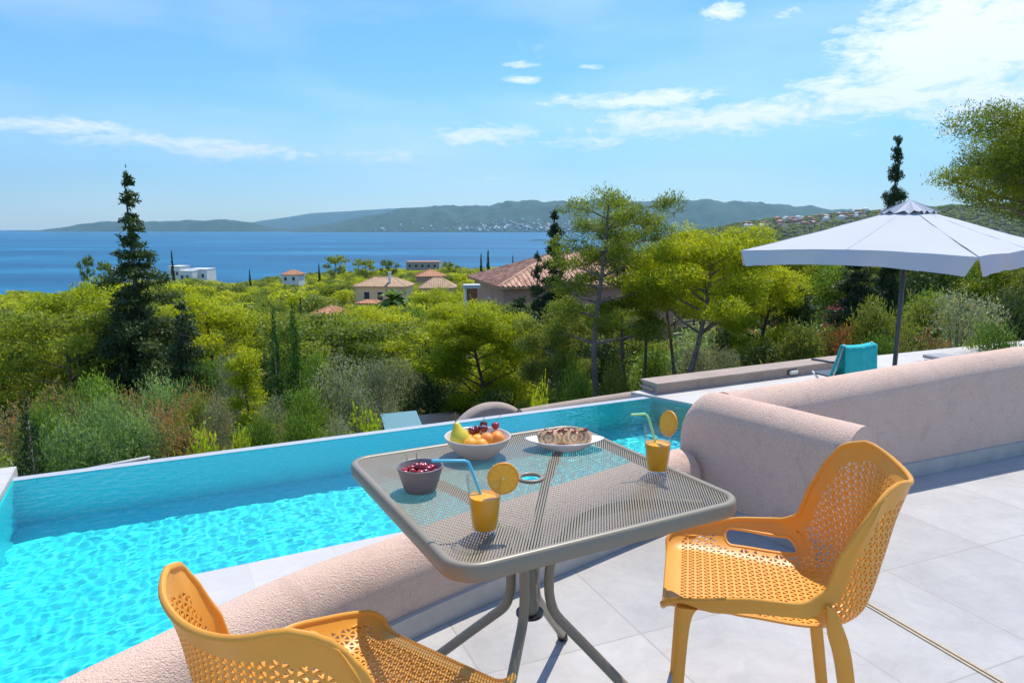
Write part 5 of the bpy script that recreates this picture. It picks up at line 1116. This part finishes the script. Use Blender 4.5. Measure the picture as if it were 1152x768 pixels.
spots = [ # kind, px, ytop, D, width px, where
 ('o1', 60, 470, 11.6, 120, 'behind the left end of the pool edge'), ('o1', 122, 466, 12.2, 110, 'above the pale handrail'), ('o2', 178, 462, 12.8, 90, 'right of the handrail'), ('br', 205, 480, 12.0, 60, 'close to the pool edge right of the handrail'),
 ('o2', 32, 432, 17, 96, 'at the left border behind the oleanders'), ('o3', 80, 428, 18, 90, 'below the left pine canopy'), ('o2', 128, 430, 18.5, 90, 'under the tall left conifer'), ('o1', 170, 425, 18, 80, 'right under the tall left conifer'), ('o2', 212, 430, 17.5, 74, 'between the left conifer and the young pine'),
 ('o1', 95, 448, 14.6, 90, 'second row behind the handrail'), ('o2', 150, 446, 14.8, 90, 'in the middle of the left slope'), ('o3', 30, 455, 13.5, 70, 'beside the small dark cypress'), ('ol', 232, 440, 14.2, 60, 'left of the young yellow pine'), ('pn', 200, 455, 14.4, 60, 'low on the slope under the young pine'),
 ('ol', 252, 392, 24, 66, 'behind the young yellow pine'), ('o3', 222, 405, 27, 70, 'right of the left conifer foot'), ('o3', 345, 400, 20, 60, 'right of the slim cypress pair'), ('ol2', 372, 388, 19.5, 92, 'in the middle of the grey green group'), ('ol', 418, 400, 18, 90, 'behind the blue canopy'),
 ('ol2', 446, 392, 21, 80, 'right part of the grey green group'), ('ol', 390, 425, 16, 84, 'nearest the pool in the grey green group'), ('o3', 340, 440, 15.5, 66, 'in front of the slim cypress pair'), ('br', 404, 458, 13.6, 54, 'left of the blue canopy by the pool edge'), ('ol2', 300, 432, 15.8, 56, 'at the foot of the left slim cypress'),
 ('rd', 385, 345, 38, 76, 'below the left yellow house'), ('rd', 425, 352, 34, 72, 'below the palm'), ('rd', 345, 372, 36, 64, 'below the low orange roof'), ('o3', 460, 352, 36, 70, 'between palm and brick pillar'), ('dk', 492, 345, 38, 60, 'left of the brick pillar'), ('o3', 410, 372, 28, 74, 'below the reddish shrubs'), ('dk', 478, 395, 24, 66, 'left of the wide bright pine'),
 ('o3', 500, 372, 33, 66, 'at the foot of the brick pillar'), ('pn', 470, 365, 30, 60, 'above the olive group'), ('dk', 520, 425, 22, 80, 'shaded under the wide bright pine'), ('dk', 590, 420, 21, 70, 'right under the wide bright pine'), ('br', 607, 428, 13.6, 30, 'beside the arched wall by the pool'), ('dk', 560, 440, 19, 70, 'behind the arched wall'),
 ('dk', 470, 430, 20, 60, 'behind the dark car'), ('o3', 640, 400, 17.5, 50, 'at the foot of the tallest pine trunk'), ('dk', 690, 385, 21, 80, 'between the two left pine trunks'), ('ol', 790, 385, 17, 90, 'right of the leaning pale trunk'), ('o3', 735, 392, 19.5, 60, 'between the thin pine trunks'), ('dk', 838, 372, 20, 80, 'under the parasol edge left of the yellow pine foot'),
 ('ol', 822, 388, 16, 60, 'at the right of the pines behind the deck wall'), ('dk', 865, 385, 17, 70, 'behind the lamp on the deck wall'), ('pn', 905, 368, 16.5, 74, 'left of the towel covered chair'), ('rd', 945, 362, 18, 66, 'directly behind the turquoise towel'), ('pk', 958, 333, 27, 60, 'above the turquoise towel'), ('pn', 1000, 345, 18, 74, 'behind the parasol pole'),
 ('pn', 1038, 338, 19, 80, 'right of the parasol pole'), ('ol', 1092, 322, 15.5, 130, 'right of the parasol pole under its near corner'), ('o3', 1060, 330, 21, 74, 'between the pole and the big olive'), ('dk', 1145, 330, 18, 90, 'at the right border under the parasol'), ('o3', 1130, 365, 13.8, 70, 'at the right border just above the wall'), ('rd', 1050, 372, 14.5, 80, 'just above the lounger'),
 ('o3', 1000, 378, 14.6, 60, 'low between pole and towel'), ('o3', 930, 300, 34, 80, 'far under the left part of the parasol'), ('ol', 905, 298, 40, 60, 'dim behind the yellow pine'), ('o3', 1090, 300, 30, 110, 'high behind the big olive'), ('dk', 1030, 305, 28, 80, 'behind the pole top'), ('pn', 1160, 300, 26, 90, 'at the right border behind the dark shrub'), ('o3', 655, 422, 15.5, 50, 'by the garden wall under the pines'), ('pn', 700, 415, 16.5, 50, 'by the garden wall right of the tallest trunk'), ('o3', 280, 470, 13.5, 56, 'by the pool edge under the young pine'), ('br', 262, 478, 12.9, 40, 'bright at the pool edge below the young pine'), ('o3', 330, 470, 13.6, 60, 'by the pool edge under the cypress pair'), ('ol2', 372, 462, 14.2, 50, 'by the pool edge below the olives')]
for i, (k, px, yt, D, wp, wh) in enumerate(spots):
    H0 = 2.0 if k in ('ol', 'ol2') else 1.3 if k == 'br' else 1.2 if k == 'pk' else 1.6; R0 = 1.3 if k in ('ol', 'ol2') else .8 if k == 'br' else 1. if k == 'pk' else 1.2
    hero(BP[k], NMS[k], LK[k]+' '+wh, px, yt, D, H0*.97, wp*1.12, R0, rz=i*1.7, cat='tree' if 'olive' in NMS[k] else 'bush', names=('trunk', 'crown') if 'olive' in NMS[k] else BN)
# fan palm by the yellow house
x, y = place(441, 52); zg = ground(x, y); zt = aty(441, 322, 52)[2]
t = thing('palm_tree', 'palm with drooping fronds in front of the left yellow house', 'palm', (x, y, zg)); Ht = zt-zg-.9
MB().tube([(0, 0, -.5), (.1, 0, Ht*.5), (0, .1, Ht)], [.22, .17, .16], 9).build('trunk', M['trunk'], t, True)
mb = MB(); rp = random.Random(4)
for k in range(46):
    a_ = rp.uniform(0, 6.28); e_ = rp.uniform(-.7, 1.2); L = rp.uniform(1.2, 1.8); d = np.array([math.cos(a_)*math.cos(e_), math.sin(a_)*math.cos(e_), math.sin(e_)]); s_ = np.array([-math.sin(a_), math.cos(a_), 0]); pv_ = None
    for q in range(6):
        f0, f1 = q/6, (q+1)/6; p0 = d*L*f0-np.array([0, 0, .75*f0*f0]); p1 = d*L*f1-np.array([0, 0, .75*f1*f1]); w0 = .34*math.sin(PI*(f0*.8+.1)); w1 = .34*math.sin(PI*(f1*.8+.1))
        for sg in (-1, 1): mb.add([tuple(p0+[0, 0, Ht]), tuple(p0+s_*w0*sg+[0, 0, Ht-.12]), tuple(p1+s_*w1*sg*.8+[0, 0, Ht-.12]), tuple(p1+[0, 0, Ht])], [(0, 1, 2, 3)])
o = mb.build('fronds', L_['bush'], t); o.data.attributes.new('tone', 'FLOAT', 'FACE').data.foreach_set('value', [random.random() for _ in o.data.polygons])
for zc_, hw_ in ((0, 0),):
    pass
hero(BP['pk'], 'bougainvillea', 'tiny magenta bougainvillea among the shore trees at the far left', 62, 330, 150, 1.2, 17, 1., cat='bush', names=BN)

# --- the pine canopy running down to the sea
SK = ([-60, 0, 60, 100, 150, 178, 184, 228, 240, 260, 300, 340, 370, 420, 450, 500, 540, 600, 660, 720, 850, 900, 1000, 1300], [322, 323, 331, 321, 316, 316, 310, 310, 317, 320, 311, 308, 303, 302, 303, 300, 298, 296, 296, 285, 284, 283, 280, 275])
WIN = [(388, 447, 346, 172), (460, 510, 330, 190), (453, 500, 312, 228), (520, 680, 348, 62), (327, 380, 361, 110), (452, 497, 302, 385), (308, 322, 314, 340), (112, 140, 309, 320), (182, 219, 309, 322), (520, 540, 368, 50), (425, 458, 352, 50), (730, 812, 388, 56)]
def projpx(x, y, z):
    c, s_ = math.cos(PITCH), math.sin(PITCH); z = z-CAM_Z; fy = c*y-s_*z; uz = s_*y+c*z; return 576+FPX*x/fy, 384-FPX*uz/fy
def okheight(x, y, zg, h, r):
    D = math.hypot(x, y); px, py = projpx(x, y, zg+h); wpx = r/D*FPX; lim = max(np.interp(p, *SK) for p in (px-wpx*.7, px, px+wpx*.7))+1
    for (a, b, ym, Dm) in WIN:
        if D < Dm+4 and px+wpx*.85 > a and px-wpx*.85 < b: lim = max(lim, ym)
    if py < lim: h = CAM_Z-(lim-259)*y/FPX-zg
    return h
HOUSES = [(o.location.x, o.location.y) for o in COL.objects if o.parent is None and o.get('category') in ('house', 'building') and o.location.y < 420]
mid = [pine(60+i, 7., 2.9, .42 if i != 2 else .3, dens=(520, 540, 520, 500)[i], a=.17, b=.07, nl=(16, 14, 17, 15)[i], m=('pine', 'pine_bright', 'pine', 'pine_dull')[i], r0=.17, lean=((.5, 0), (0, .4), (-.4, .2), (0, 0))[i], style='dome', cs=1.05) for i in range(4)]
midc = [conifer(70, 7., 1.6, 18, m='conifer', dens=260, a=.24, b=.09), cypress(71, 7., .8, m='cypress', dens=320, a=.22, b=.09)]
ptsn = []; rs = random.Random(99); cell = {}
def far_enough(x, y, r):
    k = 3.0; cx, cy = int(x//k), int(y//k)
    for i in range(-2, 3):
        for j in range(-2, 3):
            for (a, b) in cell.get((cx+i, cy+j), ()):
                if (a-x)**2+(b-y)**2 < r*r: return False
    cell.setdefault((cx, cy), []).append((x, y)); return True
gl = {0: ('pine_tree', 'mid green pine crown in the dense pine canopy below the villa', 'mid green pines of the canopy'), 1: ('pine_tree', 'yellow green pine crown in the dense pine canopy below the villa', 'yellow green pines of the canopy'), 2: ('pine_tree', 'low branching green pine in the dense pine canopy below the villa', 'low branching pines of the canopy'), 3: ('pine_tree', 'dull olive pine crown in the dense pine canopy below the villa', 'dull olive pines of the canopy'), 4: ('spruce_tree', 'dark conifer standing in the pine canopy below the villa', 'dark conifers of the canopy'), 5: ('cypress_tree', 'narrow dark cypress standing in the pine canopy below the villa', 'narrow cypresses of the canopy')}
cnt = 0; first = {}; far = []; LB = []
bands = [(24, 60, 900, 2.9, 3.6), (60, 130, 2600, 3.6, 4.6), (130, 560, 16000, 4.3, 5.2)]
for (d0, d1, ntry, sp, _) in bands:
    for _t in range(ntry):
        D = math.sqrt(rs.uniform(d0*d0, d1*d1)); a_ = rs.uniform(R(-40), R(41)); x, y = math.sin(a_)*D, math.cos(a_)*D; zg = ground(x, y)
        if zg < SEA+.7: continue
        px, _y = projpx(x, y, zg)
        if D < 34 and (px > 520 or px < 330): continue
        if D < 44 and 120 < px < 200 and D < 36: continue
        if any((hx-3 < x < hx+(20 if i == 0 else 11)) and (hy-3 < y < hy+(14 if i == 0 else 11)) for i, (hx, hy) in enumerate(HOUSES)): continue
        if not far_enough(x, y, sp*rs.uniform(.85, 1.25)): continue
        h0 = rs.uniform(4.8, 8.0) if D < 130 else rs.uniform(8, 14) if (D > 220 and 100 < px < 262) else rs.uniform(5.5, 9); h = okheight(x, y, zg, h0, 2.4)
        if h < 1.6: continue
        s_ = h/7.; sx = max(s_, rs.uniform(.75, 1.05)); rzz = rs.uniform(0, 6.28)
        if D < 130 and cnt < 285:
            k = rs.choice([0, 0, 1, 1, 1, 2, 2, 3, 4 if h > 5 and D > 45 else 0, 0]); 
            me = mid[k] if k < 4 else midc[k-4]; nm, lb_, gp = gl[k]; LB.append((plant(me, nm, lb_, 'tree', (x, y, zg), (sx, sx, s_), rzz, gp), k, px, D)); cnt += 1
        else: far.append((x, y, zg, sx, s_, rzz, rs.random()))
ZN = [(60, 'at the left border'), (115, 'left of the tall left conifer'), (180, 'behind the tall left conifer'), (240, 'right of the tall left conifer'), (290, 'left of the slim cypress pair'), (340, 'behind the slim cypress pair'), (395, 'below the low orange roof'), (450, 'below the left yellow house'), (520, 'left of the brick pillar'), (600, 'beside the pink house'), (680, 'behind the tallest pine'), (760, 'behind the central pines'), (840, 'left of the parasol'), (920, 'behind the parasol left side'), (1010, 'behind the parasol pole'), (1090, 'behind the parasol right side'), (9999, 'at the right border')]
KN_ = ['mid green pine', 'yellow green pine', 'low branching pine', 'dull olive pine', 'dark conifer', 'narrow cypress']; ORD = ['leftmost', 'second', 'third', 'fourth', 'fifth', 'sixth', 'seventh', 'eighth', 'ninth', 'tenth', 'eleventh', 'twelfth']
bk = {}
for (o, k, px, D) in LB:
    z_ = next(n for (m_, n) in ZN if px < m_); row = 'near row' if D < 42 else 'second row' if D < 60 else 'middle row' if D < 85 else 'far row'
    bk.setdefault((k, row, z_), []).append((px, o))
for (k, row, z_), l in bk.items():
    l.sort(key=lambda q: q[0])
    for i, (px, o) in enumerate(l): o['label'] = (KN_[k]+' in the '+row+' of the canopy '+z_) if len(l) == 1 else ORD[min(i, 11)]+(' ' if i == 0 else ' from left ')+KN_[k]+', '+row+' of canopy '+z_
print('individual pines', cnt, 'far', len(far))
# far wood: one stuff object, crowns set on points
fm = [crown_mesh('wood_crown', cl_, 60, .55, .30, L_[m_], 90+i, up=.3) for i, (m_, cl_) in enumerate([(mm, [(np.array([q.uniform(-1, 1)*1.9*(1 if j else 0), q.uniform(-1, 1)*1.9*(1 if j else 0), 4.9+q.uniform(-1.2, 1.5)]), q.uniform(1.0, 1.6), q.uniform(1., 1.6), q.uniform(.7, 1.0), q.uniform(.1, .9)) for j in range(12)]) for mm, q in (('pine', random.Random(1)), ('pine_bright', random.Random(2)), ('pine_dull', random.Random(3)))])]
def mergewood(name, insts, meshes, kind_lab=None):
    Vs = []; Fs = []; Ts = []; MI = []; off = 0; mats_ = []
    for me in meshes:
        mats_.append(me.materials[0])
    arr = []
    for me in meshes:
        v = np.empty(len(me.vertices)*3, np.float32); me.vertices.foreach_get('co', v); tn = np.empty(len(me.polygons), np.float32); me.attributes['tone'].data.foreach_get('value', tn); arr.append((v.reshape(-1, 3), tn))
    for (x, y, z, sx, sz, rz_, u) in insts:
        k = min(int(u*len(meshes)), len(meshes)-1); v, tn = arr[k]; c, s_ = math.cos(rz_), math.sin(rz_)
        keep = len(tn); step = 1
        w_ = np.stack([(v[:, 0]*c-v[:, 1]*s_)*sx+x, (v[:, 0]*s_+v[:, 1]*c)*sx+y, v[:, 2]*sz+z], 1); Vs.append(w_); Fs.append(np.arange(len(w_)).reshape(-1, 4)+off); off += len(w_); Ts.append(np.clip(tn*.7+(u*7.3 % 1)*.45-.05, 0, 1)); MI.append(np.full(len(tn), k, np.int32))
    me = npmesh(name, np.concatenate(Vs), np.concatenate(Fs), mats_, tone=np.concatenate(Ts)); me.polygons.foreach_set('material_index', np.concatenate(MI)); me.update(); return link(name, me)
fo = mergewood('pine_wood', far, fm); tag(fo, 'dense far pine wood covering the slope down to the sea', 'wood', kind='stuff')
# woods on the headland across the inlet
pos = RIDGE['headland']; hd = []
for i in range(5200):
    px = rs.uniform(735, 1190); v_ = rs.uniform(.03, .5); p = pos(px, v_)
    if any(abs(p[0]-q[0]) < 14 and -45 < p[1]-q[1] < 8 for q in HH): continue
    s_ = rs.uniform(.8, 1.5); hd.append((p[0], p[1], p[2]-2.5*s_, s_*1.5, s_, rs.uniform(0, 6), rs.random()))
fm2 = [crown_mesh('wood_crown', [(np.array([0, 0, 4.5]), 2.4, 2.4, 2.2, .4), (np.array([1.2, .6, 5.2]), 1.6, 1.6, 1.4, .7)], 7, 1.7, 1.1, L_[m_], 95+i) for i, m_ in enumerate(('pine', 'conifer', 'pine_dull'))]
fo = mergewood('headland_wood', hd, fm2); tag(fo, 'dark scrubby wood covering the headland across the inlet', 'wood', kind='stuff')
# scrub under everything between pool and canopy
sb = [crown_mesh('scrub_clump', [(np.array([random.uniform(-.5, .5), random.uniform(-.5, .5), .25]), .55, .55, .35, random.random()) for _ in range(4)], 330, .12, .045, L_[m_], 120+i) for i, m_ in enumerate(('bush', 'brown', 'oleander', 'pine_dull'))]
ss_ = []
for i in range(1500):
    D = 11+32*rs.random()**1.3; a_ = rs.uniform(R(-40), R(41)); x, y = math.sin(a_)*D, math.cos(a_)*D
    q = (np.array([x, y])-FL)@V
    if q > -.9: continue
    if x > 2.0 and (np.array([x, y])-pa)@nn < .6: continue
    zg = ground(x, y); s_ = rs.uniform(.6, 1.5)*(1+D/60)
    px, py = projpx(x, y, zg+s_*.6)
    if 500 < px < 760 and D < 15.5: continue
    ss_.append((x, y, zg-.05, s_, s_, rs.uniform(0, 6), rs.random()))
fo = mergewood('ground_scrub', ss_, sb); tag(fo, 'low tangled scrub covering the ground between the garden shrubs', 'scrub', kind='stuff')
